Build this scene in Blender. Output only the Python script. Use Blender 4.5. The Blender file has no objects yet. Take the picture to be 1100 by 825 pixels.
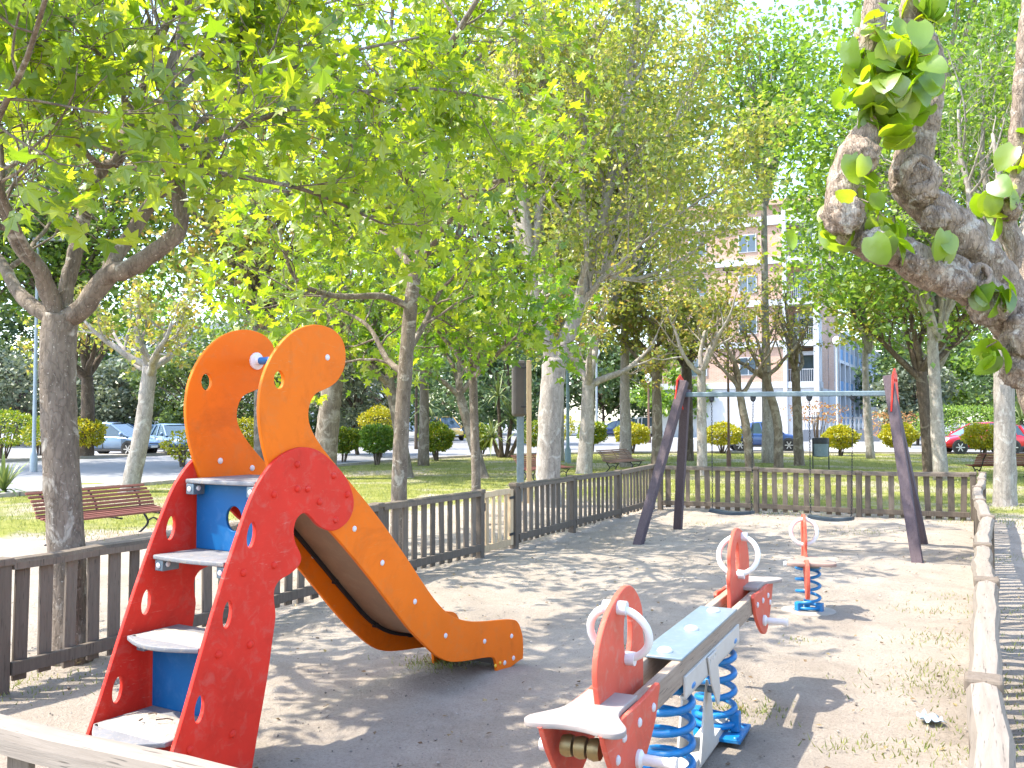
import bpy, math, random
import numpy as np
from mathutils import Vector, Matrix, noise as mnoise

R = math.radians
S = bpy.context.scene
COL = S.collection

# ------------------------------------------------------------------ camera, sky, sun, exposure
CAM_H = 1.7
PITCH = math.atan(37.5 / 1000.0)
cam_d = bpy.data.cameras.new("camera")
cam_d.sensor_width = 36.0
cam_d.lens = 36.0 * 1000.0 / 1100.0
cam_d.clip_end = 2000
cam = bpy.data.objects.new("camera", cam_d)
COL.objects.link(cam)
cam.location = (0, 0, CAM_H)
cam.rotation_euler = (math.pi / 2 + PITCH, 0, 0)
S.camera = cam

SUN_EL = R(58)
SUN_DIR = Vector((-math.cos(SUN_EL) * 0.998, -math.cos(SUN_EL) * 0.06, math.sin(SUN_EL))).normalized()
W = bpy.data.worlds.new("World")
S.world = W
W.use_nodes = True
wn = W.node_tree
sky = wn.nodes.new("ShaderNodeTexSky")
sky.sky_type = 'NISHITA'
sky.sun_disc = False
sky.sun_elevation = SUN_EL
sky.sun_rotation = R(270)
sky.air_density = 1.0
sky.dust_density = 1.3
sky.ozone_density = 1.0
bg = wn.nodes["Background"]
bg.inputs["Strength"].default_value = 0.15
wn.links.new(sky.outputs[0], bg.inputs["Color"])

sun_d = bpy.data.lights.new("sun", 'SUN')
sun_d.energy = 2.0
sun_d.angle = R(0.53)
sun_d.color = (1.0, 0.94, 0.82)
sun = bpy.data.objects.new("sun", sun_d)
COL.objects.link(sun)
sun.location = (-20, -2, 35)
sun.rotation_euler = (-SUN_DIR).to_track_quat('-Z', 'Y').to_euler()

S.view_settings.view_transform = 'Standard'
S.view_settings.look = 'None'
S.view_settings.gamma = 1.0
S.view_settings.exposure = 2.42
S.render.engine = 'CYCLES'
S.cycles.max_bounces = 8
S.cycles.diffuse_bounces = 6
S.cycles.transmission_bounces = 5
S.cycles.transparent_max_bounces = 6
S.cycles.use_denoising = True
S.cycles.sample_clamp_indirect = 6.0

# ------------------------------------------------------------------ surveying helpers
CP, SP = math.cos(PITCH), math.sin(PITCH)


def _ray(px, py):
    x, y, z = px - 550.0, 1000.0, 412.5 - py
    return Vector((x, y * CP - z * SP, y * SP + z * CP))


def G(px, py, z=0.0):
    """ground point sighted from the survey point"""
    r = _ray(px, py)
    t = (z - CAM_H) / r.z
    return Vector((0, 0, CAM_H)) + r * t


def D(px, py, y):
    """point sighted at a given distance"""
    r = _ray(px, py)
    return Vector((0, 0, CAM_H)) + r * (y / r.y)


# ------------------------------------------------------------------ objects helpers
def tag(o, label=None, cat=None, group=None, kind=None):
    if label: o["label"] = label
    if cat: o["category"] = cat
    if group: o["group"] = group
    if kind: o["kind"] = kind
    return o


def thing(name, loc, rz=0.0, label=None, cat=None, group=None):
    o = bpy.data.objects.new(name, None)
    o.empty_display_size = 0.2
    COL.objects.link(o)
    o.location = loc
    o.rotation_euler = (0, 0, rz)
    return tag(o, label, cat, group)


def rootof(o):
    while o.parent: o = o.parent
    return o


def frot(v, rz):
    c, s = math.cos(rz), math.sin(rz)
    return np.stack([v[:, 0] * c - v[:, 1] * s, v[:, 0] * s + v[:, 1] * c, v[:, 2]], 1)


class MB:
    """collects vertices and faces and links them as one mesh object"""

    def __init__(self):
        self.v, self.f, self.n = [], [], 0

    def add(self, v, f, mi=0):
        v = np.asarray(v, float).reshape(-1, 3)
        self.v.append(v)
        if isinstance(f, np.ndarray):
            self.f.append((f.astype(np.int64) + self.n, mi))
        else:
            by = {}
            for q in f: by.setdefault(len(q), []).append(q)
            for k, qs in by.items():
                self.f.append((np.asarray(qs, np.int64) + self.n, mi))
        self.n += len(v)
        return self

    def box(self, c, size, rot=None, mi=0):
        x, y, z = [s / 2 for s in size]
        v = np.array([(-x, -y, -z), (x, -y, -z), (x, y, -z), (-x, y, -z), (-x, -y, z), (x, -y, z), (x, y, z), (-x, y, z)])
        if rot is not None: v = v @ np.array(rot.to_3x3() if hasattr(rot, 'to_3x3') else rot).T
        return self.add(v + np.array(c), [(0, 3, 2, 1), (4, 5, 6, 7), (0, 1, 5, 4), (1, 2, 6, 5), (2, 3, 7, 6), (3, 0, 4, 7)], mi)

    def bar(self, p, q, w, h, up=(0, 0, 1), mi=0):
        p, q = Vector(p), Vector(q)
        d = (q - p)
        L = d.length
        d.normalize()
        s = d.cross(Vector(up)).normalized()
        u = s.cross(d).normalized()
        m = Matrix((d, s, u)).transposed()
        return self.box((p + q) / 2, (L, w, h), m, mi)

    def tube(self, pts, rad, sides=8, mi=0, cap=True, noise=0.0, rng=None, closed=False):
        pts = np.asarray([tuple(p) for p in pts], float)
        n = len(pts)
        rad = np.full(n, rad) if np.isscalar(rad) else np.asarray(rad, float)
        t = np.zeros_like(pts)
        if closed:
            t = np.roll(pts, -1, 0) - np.roll(pts, 1, 0)
        else:
            t[1:-1] = pts[2:] - pts[:-2]
            t[0], t[-1] = pts[1] - pts[0], pts[-1] - pts[-2]
        t /= np.linalg.norm(t, axis=1, keepdims=True) + 1e-12
        a = np.array([0, 0, 1.0]) if abs(t[0, 2]) < 0.9 else np.array([1.0, 0, 0])
        x = np.cross(a, t[0])
        x /= np.linalg.norm(x)
        ang = np.linspace(0, 2 * math.pi, sides, endpoint=False)
        ca, sa = np.cos(ang)[:, None], np.sin(ang)[:, None]
        rings = []
        for i in range(n):
            x = x - t[i] * np.dot(x, t[i])
            x /= np.linalg.norm(x) + 1e-12
            y = np.cross(t[i], x)
            rr = rad[i]
            if noise and rng is not None:
                rr = rr * (1 + rng.normal(0, noise, (sides, 1)))
            rings.append(pts[i] + rr * (ca * x + sa * y))
        v = np.concatenate(rings)
        i = np.arange(n if closed else n - 1)[:, None] * sides
        j = np.arange(sides)[None, :]
        j2 = (j + 1) % sides
        nx = (i + sides) % (n * sides)
        q = np.stack([i + j, i + j2, nx + j2, nx + j], -1).reshape(-1, 4)
        self.add(v, q, mi)
        if cap and not closed:
            self.f.append((np.array([list(range(sides))[::-1]]) + self.n - len(v), mi))
            self.f.append((np.array([list(range(sides))]) + self.n - sides, mi))
        return self

    def lathe(self, prof, sides=20, c=(0, 0, 0), axis=(0, 0, 1), mi=0):
        ax = Vector(axis).normalized()
        q = Vector((0, 0, 1)).rotation_difference(ax).to_matrix()
        vs = []
        for r, z in prof:
            for k in range(sides):
                a = 2 * math.pi * k / sides
                vs.append(Vector(c) + q @ Vector((r * math.cos(a), r * math.sin(a), z)))
        n = len(prof)
        fs = []
        for i in range(n - 1):
            for k in range(sides):
                k2 = (k + 1) % sides
                fs.append((i * sides + k, i * sides + k2, (i + 1) * sides + k2, (i + 1) * sides + k))
        if prof[0][0] > 1e-4: fs.append(tuple(range(sides))[::-1])
        if prof[-1][0] > 1e-4: fs.append(tuple((n - 1) * sides + k for k in range(sides)))
        return self.add([tuple(v) for v in vs], fs, mi)

    def dome(self, c, r, axis, mi=0, h=None):
        h = h or r * 0.55
        return self.lathe([(r, 0), (r * .95, h * .45), (r * .7, h * .85), (r * .3, h)], 10, c, axis, mi)

    def build(self, name, mats, parent=None, smooth=None, bevel=0.0, world=False, subsurf=0):
        v = np.concatenate(self.v)
        if world and parent is not None:
            rt = rootof(parent)
            v = frot(v - np.array(rt.location), -rt.rotation_euler.z)
        m = bpy.data.meshes.new(name)
        m.vertices.add(len(v))
        m.vertices.foreach_set("co", v.astype(np.float32).ravel())
        tot = sum(f.size for f, _ in self.f)
        nf = sum(len(f) for f, _ in self.f)
        m.loops.add(tot)
        m.loops.foreach_set("vertex_index", np.concatenate([f.ravel() for f, _ in self.f]).astype(np.int32))
        m.polygons.add(nf)
        lt = np.concatenate([np.full(len(f), f.shape[1]) for f, _ in self.f]).astype(np.int32)
        ls = np.concatenate([[0], np.cumsum(lt)[:-1]]).astype(np.int32)
        m.polygons.foreach_set("loop_start", ls)
        m.polygons.foreach_set("loop_total", lt)
        m.polygons.foreach_set("material_index", np.concatenate([np.full(len(f), mi) for f, mi in self.f]).astype(np.int32))
        m.polygons.foreach_set("use_smooth", np.full(nf, smooth is not None))
        m.update(calc_edges=True)
        m.validate()
        for mt in (mats if isinstance(mats, (list, tuple)) else [mats]): m.materials.append(mt)
        if smooth is not None and smooth < 179: m.set_sharp_from_angle(angle=R(smooth))
        o = bpy.data.objects.new(name, m)
        COL.objects.link(o)
        if parent is not None: o.parent = parent
        if bevel:
            b = o.modifiers.new("bevel", 'BEVEL')
            b.width, b.segments, b.limit_method, b.angle_limit = bevel, 2, 'ANGLE', R(40)
        if subsurf:
            b = o.modifiers.new("subsurf", 'SUBSURF')
            b.levels = b.render_levels = subsurf
        return o


def children(o): return [c for c in bpy.data.objects if c.parent == o]


def copy_tree(o, parent=None, _map=None):
    if _map is None:
        _map = {}
        for c in COL.objects:
            if c.parent: _map.setdefault(c.parent.name, []).append(c)
    c = o.copy()
    COL.objects.link(c)
    if parent: c.parent = parent
    for ch in _map.get(o.name, []): copy_tree(ch, c, _map)
    return c


def smooth_path(pts, n=6, closed=False):
    """Catmull-Rom through the points"""
    P = np.asarray([tuple(p) for p in pts], float)
    m = len(P)
    out = []
    for i in range(m if closed else m - 1):
        if closed:
            p0, p1, p2, p3 = P[(i - 1) % m], P[i], P[(i + 1) % m], P[(i + 2) % m]
        else:
            p0, p1, p2, p3 = P[max(i - 1, 0)], P[i], P[i + 1], P[min(i + 2, m - 1)]
        for k in range(n):
            t = k / n
            out.append(0.5 * ((2 * p1) + (p2 - p0) * t + (2 * p0 - 5 * p1 + 4 * p2 - p3) * t * t + (3 * p1 - p0 - 3 * p2 + p3) * t ** 3))
    if not closed: out.append(P[-1])
    return np.array(out)


def ellipse(cx, cy, rx, ry, n=24, a0=0.0, a1=2 * math.pi, close=True):
    return [(cx + rx * math.cos(a0 + (a1 - a0) * k / n), cy + ry * math.sin(a0 + (a1 - a0) * k / n)) for k in range(n if close else n + 1)]


def slab(outline, holes, thick, bevel=0.004):
    """flat board with holes and rounded edges, thickness centred on z=0: returns a plain mesh's verts and faces"""
    cu = bpy.data.curves.new("board_outline", 'CURVE')
    cu.dimensions = '2D'
    cu.fill_mode = 'BOTH'
    cu.extrude = thick / 2 - bevel
    cu.bevel_depth = bevel
    cu.bevel_resolution = 2
    cu.offset = -bevel
    for poly in [outline] + list(holes):
        sp = cu.splines.new('POLY')
        sp.points.add(len(poly) - 1)
        for p, q in zip(sp.points, poly): p.co = (q[0], q[1], 0, 1)
        sp.use_cyclic_u = True
    o = bpy.data.objects.new("board_outline", cu)
    COL.objects.link(o)
    dg = bpy.context.evaluated_depsgraph_get()
    me = bpy.data.meshes.new_from_object(o.evaluated_get(dg))
    v = np.array([tuple(p.co) for p in me.vertices])
    f = [tuple(p.vertices) for p in me.polygons]
    bpy.data.objects.remove(o)
    bpy.data.curves.remove(cu)
    bpy.data.meshes.remove(me)
    return v, f


def place(v, org, ax, ay, az):
    return np.array(org) + np.outer(v[:, 0], ax) + np.outer(v[:, 1], ay) + np.outer(v[:, 2], az)


# ------------------------------------------------------------------ materials
def new_mat(name):
    m = bpy.data.materials.new(name)
    m.use_nodes = True
    nt = m.node_tree
    return m, nt, nt.nodes["Principled BSDF"]


def N(nt, t, **kw):
    n = nt.nodes.new(t)
    for k, v in kw.items():
        if hasattr(n, k) and not k.startswith("i_"): setattr(n, k, v)
    return n


def ramp(nt, fac, stops):
    r = nt.nodes.new("ShaderNodeValToRGB")
    e = r.color_ramp.elements
    while len(e) < len(stops): e.new(0.5)
    for el, (p, c) in zip(e, stops):
        el.position = p
        el.color = (*c, 1) if len(c) == 3 else c
    nt.links.new(fac, r.inputs[0])
    return r.outputs[0]


def noise(nt, scale, detail=4, rough=0.55, vec=None, dist=0.0):
    n = nt.nodes.new("ShaderNodeTexNoise")
    n.inputs["Scale"].default_value = scale
    n.inputs["Detail"].default_value = detail
    n.inputs["Roughness"].default_value = rough
    n.inputs["Distortion"].default_value = dist
    if vec is not None: nt.links.new(vec, n.inputs["Vector"])
    return n.outputs[0]


def coords(nt, scale=(1, 1, 1), world=False, rot=(0, 0, 0)):
    if world:
        g = nt.nodes.new("ShaderNodeNewGeometry").outputs["Position"]
    else:
        g = nt.nodes.new("ShaderNodeTexCoord").outputs["Object"]
    mp = nt.nodes.new("ShaderNodeMapping")
    mp.inputs["Scale"].default_value = scale
    mp.inputs["Rotation"].default_value = rot
    nt.links.new(g, mp.inputs["Vector"])
    return mp.outputs[0]


def math_n(nt, op, a, b=None, clamp=False):
    m = nt.nodes.new("ShaderNodeMath")
    m.operation = op
    m.use_clamp = clamp
    for i, x in enumerate((a, b)):
        if x is None: continue
        if isinstance(x, (int, float)): m.inputs[i].default_value = x
        else: nt.links.new(x, m.inputs[i])
    return m.outputs[0]


def mix(nt, fac, a, b, mode='MIX'):
    m = nt.nodes.new("ShaderNodeMix")
    m.data_type = 'RGBA'
    m.blend_type = mode
    for s, x in (("Factor", fac), ("A", a), ("B", b)):
        i = [q for q in m.inputs if q.name == s and (q.type == 'RGBA' or s == "Factor" and q.type == 'VALUE')][0]
        if isinstance(x, (int, float)): i.default_value = x
        elif isinstance(x, tuple): i.default_value = (*x, 1)
        else: nt.links.new(x, i)
    return [q for q in m.outputs if q.type == 'RGBA'][0]


def bump(nt, bsdf, h, strength=0.3, dist=0.02):
    b = nt.nodes.new("ShaderNodeBump")
    b.inputs["Strength"].default_value = strength
    b.inputs["Distance"].default_value = dist
    nt.links.new(h, b.inputs["Height"])
    nt.links.new(b.outputs[0], bsdf.inputs["Normal"])


def simple(name, col, rough=0.5, metal=0.0, var=0.12, scale=6.0, dirt=None, dirt_amt=0.35, bumps=0.0, coat=0.0, spec=0.5, scuff=None):
    """plain coloured surface with uneven tone, optional worn or dirty blotches"""
    m, nt, b = new_mat(name)
    v = coords(nt)
    n1 = noise(nt, scale, 5, 0.6, v)
    dark = tuple(c * (1 - var) for c in col)
    lite = tuple(min(1, c * (1 + var)) for c in col)
    c = ramp(nt, n1, [(0.3, dark), (0.7, lite)])
    if dirt:
        n2 = noise(nt, scale * 2.7, 8, 0.7, v, 0.6)
        f = ramp(nt, n2, [(0.52, (0, 0, 0)), (0.72, (dirt_amt,) * 3)])
        c = mix(nt, f, c, dirt)
    if scuff:
        vs_ = coords(nt, (3.0, 3.0, 22.0), rot=(.5, .3, .2))
        sc_ = ramp(nt, noise(nt, 3.0, 6, .75, vs_, 1.2), [(0.60, (0, 0, 0)), (0.68, (0.55,) * 3)])
        pt_ = ramp(nt, noise(nt, 1.7, 3, .6, v), [(0.42, (0, 0, 0)), (0.6, (1, 1, 1))])
        c = mix(nt, math_n(nt, 'MULTIPLY', sc_, pt_), c, scuff)
        gr_ = ramp(nt, noise(nt, 2.3, 7, .72, v, .8), [(0.50, (1, 1, 1)), (0.75, (0.74, 0.72, 0.70))])
        c = mix(nt, 1.0, c, gr_, 'MULTIPLY')
    nt.links.new(c, b.inputs["Base Color"])
    r = ramp(nt, n1, [(0.2, (rough * .85,) * 3), (0.8, (min(1, rough * 1.15),) * 3)])
    nt.links.new(r, b.inputs["Roughness"])
    b.inputs["Metallic"].default_value = metal
    b.inputs["Coat Weight"].default_value = coat
    b.inputs["Specular IOR Level"].default_value = spec
    if bumps: bump(nt, b, noise(nt, scale * 8, 6, 0.65, v), bumps, 0.01)
    return m


def wood(name, c1, c2, axis=0, rough=0.8, stretch=14):
    m, nt, b = new_mat(name)
    sc = [stretch] * 3
    sc[axis] = 0.9
    oi = nt.nodes.new("ShaderNodeNewGeometry").outputs["Random Per Island"]
    v = coords(nt, tuple(sc))
    add = nt.nodes.new("ShaderNodeVectorMath")
    nt.links.new(v, add.inputs[0])
    comb = nt.nodes.new("ShaderNodeCombineXYZ")
    nt.links.new(math_n(nt, 'MULTIPLY', oi, 37.0), comb.inputs[axis])
    nt.links.new(comb.outputs[0], add.inputs[1])
    n1 = noise(nt, 3.0, 6, 0.7, add.outputs[0], 0.3)
    n2 = noise(nt, 1.1, 3, 0.5, coords(nt))
    c = ramp(nt, n1, [(0.28, c1), (0.72, c2)])
    c = mix(nt, math_n(nt, 'MULTIPLY', n2, 0.5), c, tuple(x * 1.25 for x in c2))
    # per-board tone
    t = ramp(nt, oi, [(0.0, (0.66,) * 3), (1.0, (1.22,) * 3)])
    c = mix(nt, 1.0, c, t, 'MULTIPLY')
    cr = ramp(nt, noise(nt, 9.0, 2, 0.5, add.outputs[0]), [(0.30, (0.45,) * 3), (0.36, (1, 1, 1))])
    c = mix(nt, 1.0, c, cr, 'MULTIPLY')
    nt.links.new(c, b.inputs["Base Color"])
    b.inputs["Roughness"].default_value = rough
    b.inputs["Specular IOR Level"].default_value = 0.25
    bump(nt, b, n1, 0.5, 0.006)
    return m


def n_col(nt, scale, vec):
    n = nt.nodes.new("ShaderNodeTexNoise")
    n.inputs["Scale"].default_value = scale
    nt.links.new(vec, n.inputs["Vector"])
    return n.outputs["Color"]


def bark(name, c1, c2, c3, scale=9.0, patch=0.5, bstr=0.8):
    m, nt, b = new_mat(name)
    v = coords(nt, (1, 1, 0.35))
    v2 = coords(nt)
    n1 = noise(nt, scale, 8, 0.68, v, 0.4)
    n2 = noise(nt, scale * 0.45, 4, 0.6, v2, 0.8)
    c = ramp(nt, n1, [(0.3, c1), (0.62, c2)])
    f = ramp(nt, n2, [(patch, (0, 0, 0)), (patch + 0.08, (0.85,) * 3)])
    c = mix(nt, f, c, c3)
    sp = noise(nt, scale * 5, 3, 0.5, v2)
    c = mix(nt, ramp(nt, sp, [(0.66, (0, 0, 0)), (0.7, (0.6,) * 3)]), c, tuple(min(1, x * 1.4) for x in c3))
    nt.links.new(c, b.inputs["Base Color"])
    b.inputs["Roughness"].default_value = 0.9
    b.inputs["Specular IOR Level"].default_value = 0.15
    vo = nt.nodes.new("ShaderNodeTexVoronoi")
    vo.feature = 'DISTANCE_TO_EDGE'
    vo.inputs["Scale"].default_value = scale * 1.9
    wv = mix(nt, 0.10, v, n_col(nt, scale * 1.5, v))
    nt.links.new(wv, vo.inputs["Vector"])
    crack = ramp(nt, vo.outputs["Distance"], [(0.0, (0.42,) * 3), (0.09, (1, 1, 1))])
    c2_ = mix(nt, 0.4, c, mix(nt, 1.0, c, crack, 'MULTIPLY'))
    nt.links.new(c2_, b.inputs["Base Color"])
    h = mix(nt, 0.3, n1, crack)
    bump(nt, b, h, bstr, 0.02)
    return m


def leafmat(name, cols, trans=0.45, tint=(1.5, 1.35, 0.5), gloss=0.05):
    m = bpy.data.materials.new(name)
    m.use_nodes = True
    nt = m.node_tree
    nt.nodes.remove(nt.nodes["Principled BSDF"])
    out = nt.nodes["Material Output"]
    rnd = nt.nodes.new("ShaderNodeNewGeometry").outputs["Random Per Island"]
    k = len(cols) - 1
    c = ramp(nt, rnd, [(i / k, q) for i, q in enumerate(cols)])
    ct = mix(nt, 1.0, c, tint, 'MULTIPLY')
    d = nt.nodes.new("ShaderNodeBsdfDiffuse")
    t = nt.nodes.new("ShaderNodeBsdfTranslucent")
    g = nt.nodes.new("ShaderNodeBsdfGlossy")
    g.inputs["Roughness"].default_value = 0.38
    nt.links.new(c, d.inputs[0])
    nt.links.new(ct, t.inputs[0])
    a = nt.nodes.new("ShaderNodeMixShader")
    a.inputs[0].default_value = trans
    nt.links.new(d.outputs[0], a.inputs[1])
    nt.links.new(t.outputs[0], a.inputs[2])
    e = nt.nodes.new("ShaderNodeMixShader")
    e.inputs[0].default_value = gloss
    nt.links.new(a.outputs[0], e.inputs[1])
    nt.links.new(g.outputs[0], e.inputs[2])
    nt.links.new(e.outputs[0], out.inputs["Surface"])
    return m


M = {}
M['fence'] = wood("weathered_fence_wood", (0.082, 0.062, 0.045), (0.168, 0.134, 0.103), 2)
M['rail'] = wood("weathered_sunlit_rail_wood", (0.14, 0.112, 0.085), (0.26, 0.22, 0.18), 0)  # lighter copy of the fence wood, sunlight on the top rails mixed into its colour
M['newwood'] = wood("fresh_pale_wood", (0.40, 0.28, 0.16), (0.53, 0.39, 0.24), 2)
M['beamwood'] = wood("seesaw_plank_wood", (0.24, 0.17, 0.12), (0.46, 0.36, 0.27), 0, stretch=18)
M['swingwood'] = wood("purple_brown_stained_wood", (0.075, 0.052, 0.055), (0.125, 0.095, 0.105), 2)
M['bench'] = wood("red_brown_bench_wood", (0.13, 0.045, 0.035), (0.25, 0.10, 0.075), 0)
M['benchgrey'] = wood("faded_bench_wood", (0.14, 0.08, 0.06), (0.26, 0.16, 0.12), 0)
M['red'] = simple("scuffed_red_board", (0.60, 0.030, 0.016), 0.55, var=0.10, scale=5, dirt=(0.50, 0.12, 0.09), dirt_amt=0.55, spec=.2, scuff=(0.55, 0.25, 0.20))
M['pink'] = simple("faded_red_board", (0.62, 0.10, 0.06), 0.55, var=0.10, scale=6, dirt=(0.52, 0.24, 0.17), dirt_amt=0.6, spec=.2, scuff=(0.6, 0.36, 0.28))
M['pinkedge'] = M['red']
M['orange'] = simple("orange_board", (0.74, 0.15, 0.003), 0.55, var=0.06, scale=4, dirt=(0.55, 0.18, 0.05), dirt_amt=0.4, spec=.2, scuff=(0.62, 0.30, 0.13))
M['blue'] = simple("blue_board", (0.0, 0.09, 0.25), 0.5, spec=.3, var=0.10, scale=5, dirt=(0.10, 0.2, 0.36), dirt_amt=0.3)
M['bluesteel'] = simple("blue_coated_steel", (0.006, 0.17, 0.42), 0.32, var=0.08, scale=12, dirt=(0.2, 0.28, 0.36), dirt_amt=0.35)
M['white'] = simple("white_plastic", (0.72, 0.71, 0.68), 0.38, var=0.05, scale=8, dirt=(0.5, 0.47, 0.43), dirt_amt=0.4)
M['stepboard'] = simple("grey_step_board", (0.17, 0.17, 0.175), 0.7, var=0.15, scale=14, dirt=(0.31, 0.25, 0.185), dirt_amt=1.0, bumps=0.3)
M['seatboard'] = simple("worn_pale_seat_board", (0.30, 0.255, 0.225), 0.6, var=0.08, scale=9, dirt=(0.48, 0.27, 0.22), dirt_amt=0.5)
M['brownboard'] = simple("brown_seat_board", (0.30, 0.20, 0.16), 0.65, var=0.15, scale=10)
M['chute'] = simple("brown_chute_plate", (0.21, 0.12, 0.07), 0.5, var=0.18, scale=6, dirt=(0.3, 0.22, 0.15))
M['galv'] = simple("galvanised_steel", (0.14, 0.19, 0.22), 0.45, metal=0.4, var=0.12, scale=10, dirt=(0.35, 0.34, 0.32))
M['plate'] = simple("pale_blue_grey_plate", (0.19, 0.25, 0.28), 0.4, metal=0.25, var=0.08, scale=9, dirt=(0.36, 0.37, 0.36), dirt_amt=0.5)
M['cream'] = simple("cream_painted_steel", (0.55, 0.52, 0.46), 0.5, var=0.06, scale=10, dirt=(0.4, 0.33, 0.26))
M['dark'] = simple("black_rubber", (0.02, 0.022, 0.027), 0.6, var=0.2, scale=10)
M['iron'] = simple("dark_iron", (0.03, 0.03, 0.032), 0.55, metal=0.4, var=0.2, scale=15)
M['rust'] = simple("rusty_iron", (0.16, 0.09, 0.06), 0.7, metal=0.2, var=0.25, scale=12)
M['swingseat'] = simple("dark_blue_grey_rubber", (0.03, 0.042, 0.055), 0.55, var=0.15, scale=14)
M['bolt'] = simple("pale_bolt_cap", (0.62, 0.60, 0.60), 0.35, var=0.06, scale=20)
M['brass'] = simple("dull_brass", (0.30, 0.21, 0.09), 0.45, metal=0.7, var=0.2, scale=20)
M['yellow'] = simple("yellow_cap", (0.7, 0.42, 0.02), 0.4)
M['pole'] = simple("grey_painted_pole", (0.30, 0.33, 0.34), 0.45, metal=0.3, var=0.1, scale=5)
M['greenpole'] = simple("green_grey_pole", (0.16, 0.22, 0.22), 0.45, metal=0.2, var=0.1, scale=5)
M['globe'] = simple("white_lamp_globe", (0.8, 0.8, 0.78), 0.25, var=0.02)
M['boarddark'] = simple("dark_brown_board", (0.07, 0.06, 0.05), 0.55, var=0.15, scale=6)
M['asphalt'] = simple("pale_sunbleached_asphalt", (0.20, 0.20, 0.205), 0.9, var=0.10, scale=1.3, dirt=(0.25, 0.24, 0.23), bumps=0.2)
M['kerb'] = simple("kerb_stone", (0.36, 0.32, 0.27), 0.85, var=0.15, scale=4, dirt=(0.22, 0.19, 0.15), bumps=0.3)
M['drive'] = simple("pale_concrete", (0.50, 0.49, 0.47), 0.85, var=0.07, scale=1.0, bumps=0.15)
M['glass'] = simple("dark_car_glass", (0.05, 0.085, 0.105), 0.08, var=0.1, scale=3, spec=0.8)
M['tyre'] = simple("tyre_rubber", (0.018, 0.018, 0.018), 0.75)
M['rim'] = simple("alloy_rim", (0.5, 0.5, 0.52), 0.3, metal=0.8)
M['headlight'] = simple("headlight_lens", (0.75, 0.77, 0.8), 0.1, spec=0.8)
M['taillight'] = simple("tail_light_lens", (0.45, 0.015, 0.015), 0.2)
M['plastic'] = simple("black_car_plastic", (0.03, 0.03, 0.032), 0.55)
M['winglass'] = simple("window_glass", (0.06, 0.085, 0.11), 0.08, var=0.3, scale=0.6, spec=0.8)
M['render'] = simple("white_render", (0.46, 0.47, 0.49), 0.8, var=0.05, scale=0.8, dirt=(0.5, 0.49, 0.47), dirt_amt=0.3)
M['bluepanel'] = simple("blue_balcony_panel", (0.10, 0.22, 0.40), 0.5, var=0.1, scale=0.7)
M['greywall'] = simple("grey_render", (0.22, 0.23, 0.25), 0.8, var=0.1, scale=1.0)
M['litter'] = simple("blue_white_paper", (0.45, 0.58, 0.72), 0.6, var=0.35, scale=40)


def brick_mat():
    m, nt, b = new_mat("pale_red_brick")
    tc = nt.nodes.new("ShaderNodeTexCoord").outputs["Object"]
    mp = nt.nodes.new("ShaderNodeMapping")
    mp.inputs["Rotation"].default_value = (math.pi / 2, 0, 0)
    nt.links.new(tc, mp.inputs[0])
    br = nt.nodes.new("ShaderNodeTexBrick")
    br.inputs["Scale"].default_value = 1.0
    br.inputs["Brick Width"].default_value = 0.26
    br.inputs["Row Height"].default_value = 0.08
    br.inputs["Mortar Size"].default_value = 0.008
    br.inputs["Color1"].default_value = (0.42, 0.225, 0.15, 1)
    br.inputs["Color2"].default_value = (0.49, 0.285, 0.20, 1)
    br.inputs["Mortar"].default_value = (0.5, 0.44, 0.38, 1)
    nt.links.new(mp.outputs[0], br.inputs["Vector"])
    n = noise(nt, 0.5, 4, 0.6, tc)
    c = mix(nt, 1.0, br.outputs[0], ramp(nt, n, [(0.3, (0.88,) * 3), (0.7, (1.08,) * 3)]), 'MULTIPLY')
    nt.links.new(c, b.inputs["Base Color"])
    b.inputs["Roughness"].default_value = 0.9
    return m


M['brick'] = brick_mat()

# barks and leaves
M['bark_maple'] = bark("maple_bark", (0.10, 0.077, 0.058), (0.23, 0.185, 0.145), (0.40, 0.36, 0.30), 12, 0.57)
M['bark_plane'] = bark("plane_tree_bark", (0.11, 0.085, 0.062), (0.21, 0.17, 0.13), (0.29, 0.25, 0.20), 7, 0.5)
M['bark_pale'] = bark("pale_grey_bark", (0.20, 0.17, 0.145), (0.36, 0.32, 0.28), (0.42, 0.39, 0.35), 8, 0.55)
M['bark_dark'] = bark("dark_brown_bark", (0.06, 0.045, 0.035), (0.14, 0.105, 0.08), (0.2, 0.165, 0.13), 9, 0.58)
M['bark_knobby'] = bark("knobby_mulberry_bark", (0.14, 0.10, 0.072), (0.36, 0.285, 0.22), (0.46, 0.41, 0.345), 16, 0.56, 1.0)
M['leaf_maple'] = leafmat("maple_leaf", [(0.095, 0.17, 0.016), (0.155, 0.235, 0.022), (0.225, 0.30, 0.028), (0.29, 0.34, 0.035)], 0.64, (1.9, 1.8, 0.5))
M['leaf_maple_green'] = leafmat("green_maple_leaf", [(0.08, 0.17, 0.014), (0.13, 0.23, 0.018), (0.20, 0.29, 0.02)], 0.62, (1.8, 1.8, 0.5))
M['leaf_poplar'] = leafmat("young_poplar_leaf", [(0.14, 0.20, 0.04), (0.22, 0.28, 0.055), (0.30, 0.33, 0.08), (0.32, 0.28, 0.10)], 0.58, (1.7, 1.6, 0.8))
M['leaf_plane'] = leafmat("young_plane_leaf", [(0.15, 0.20, 0.04), (0.22, 0.27, 0.055), (0.30, 0.31, 0.08), (0.32, 0.21, 0.08)], 0.58, (1.7, 1.55, 0.8))
M['leaf_bright'] = leafmat("bright_green_leaf", [(0.08, 0.16, 0.025), (0.14, 0.23, 0.035), (0.23, 0.31, 0.055)], 0.58, (1.7, 1.7, 0.8))
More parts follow.
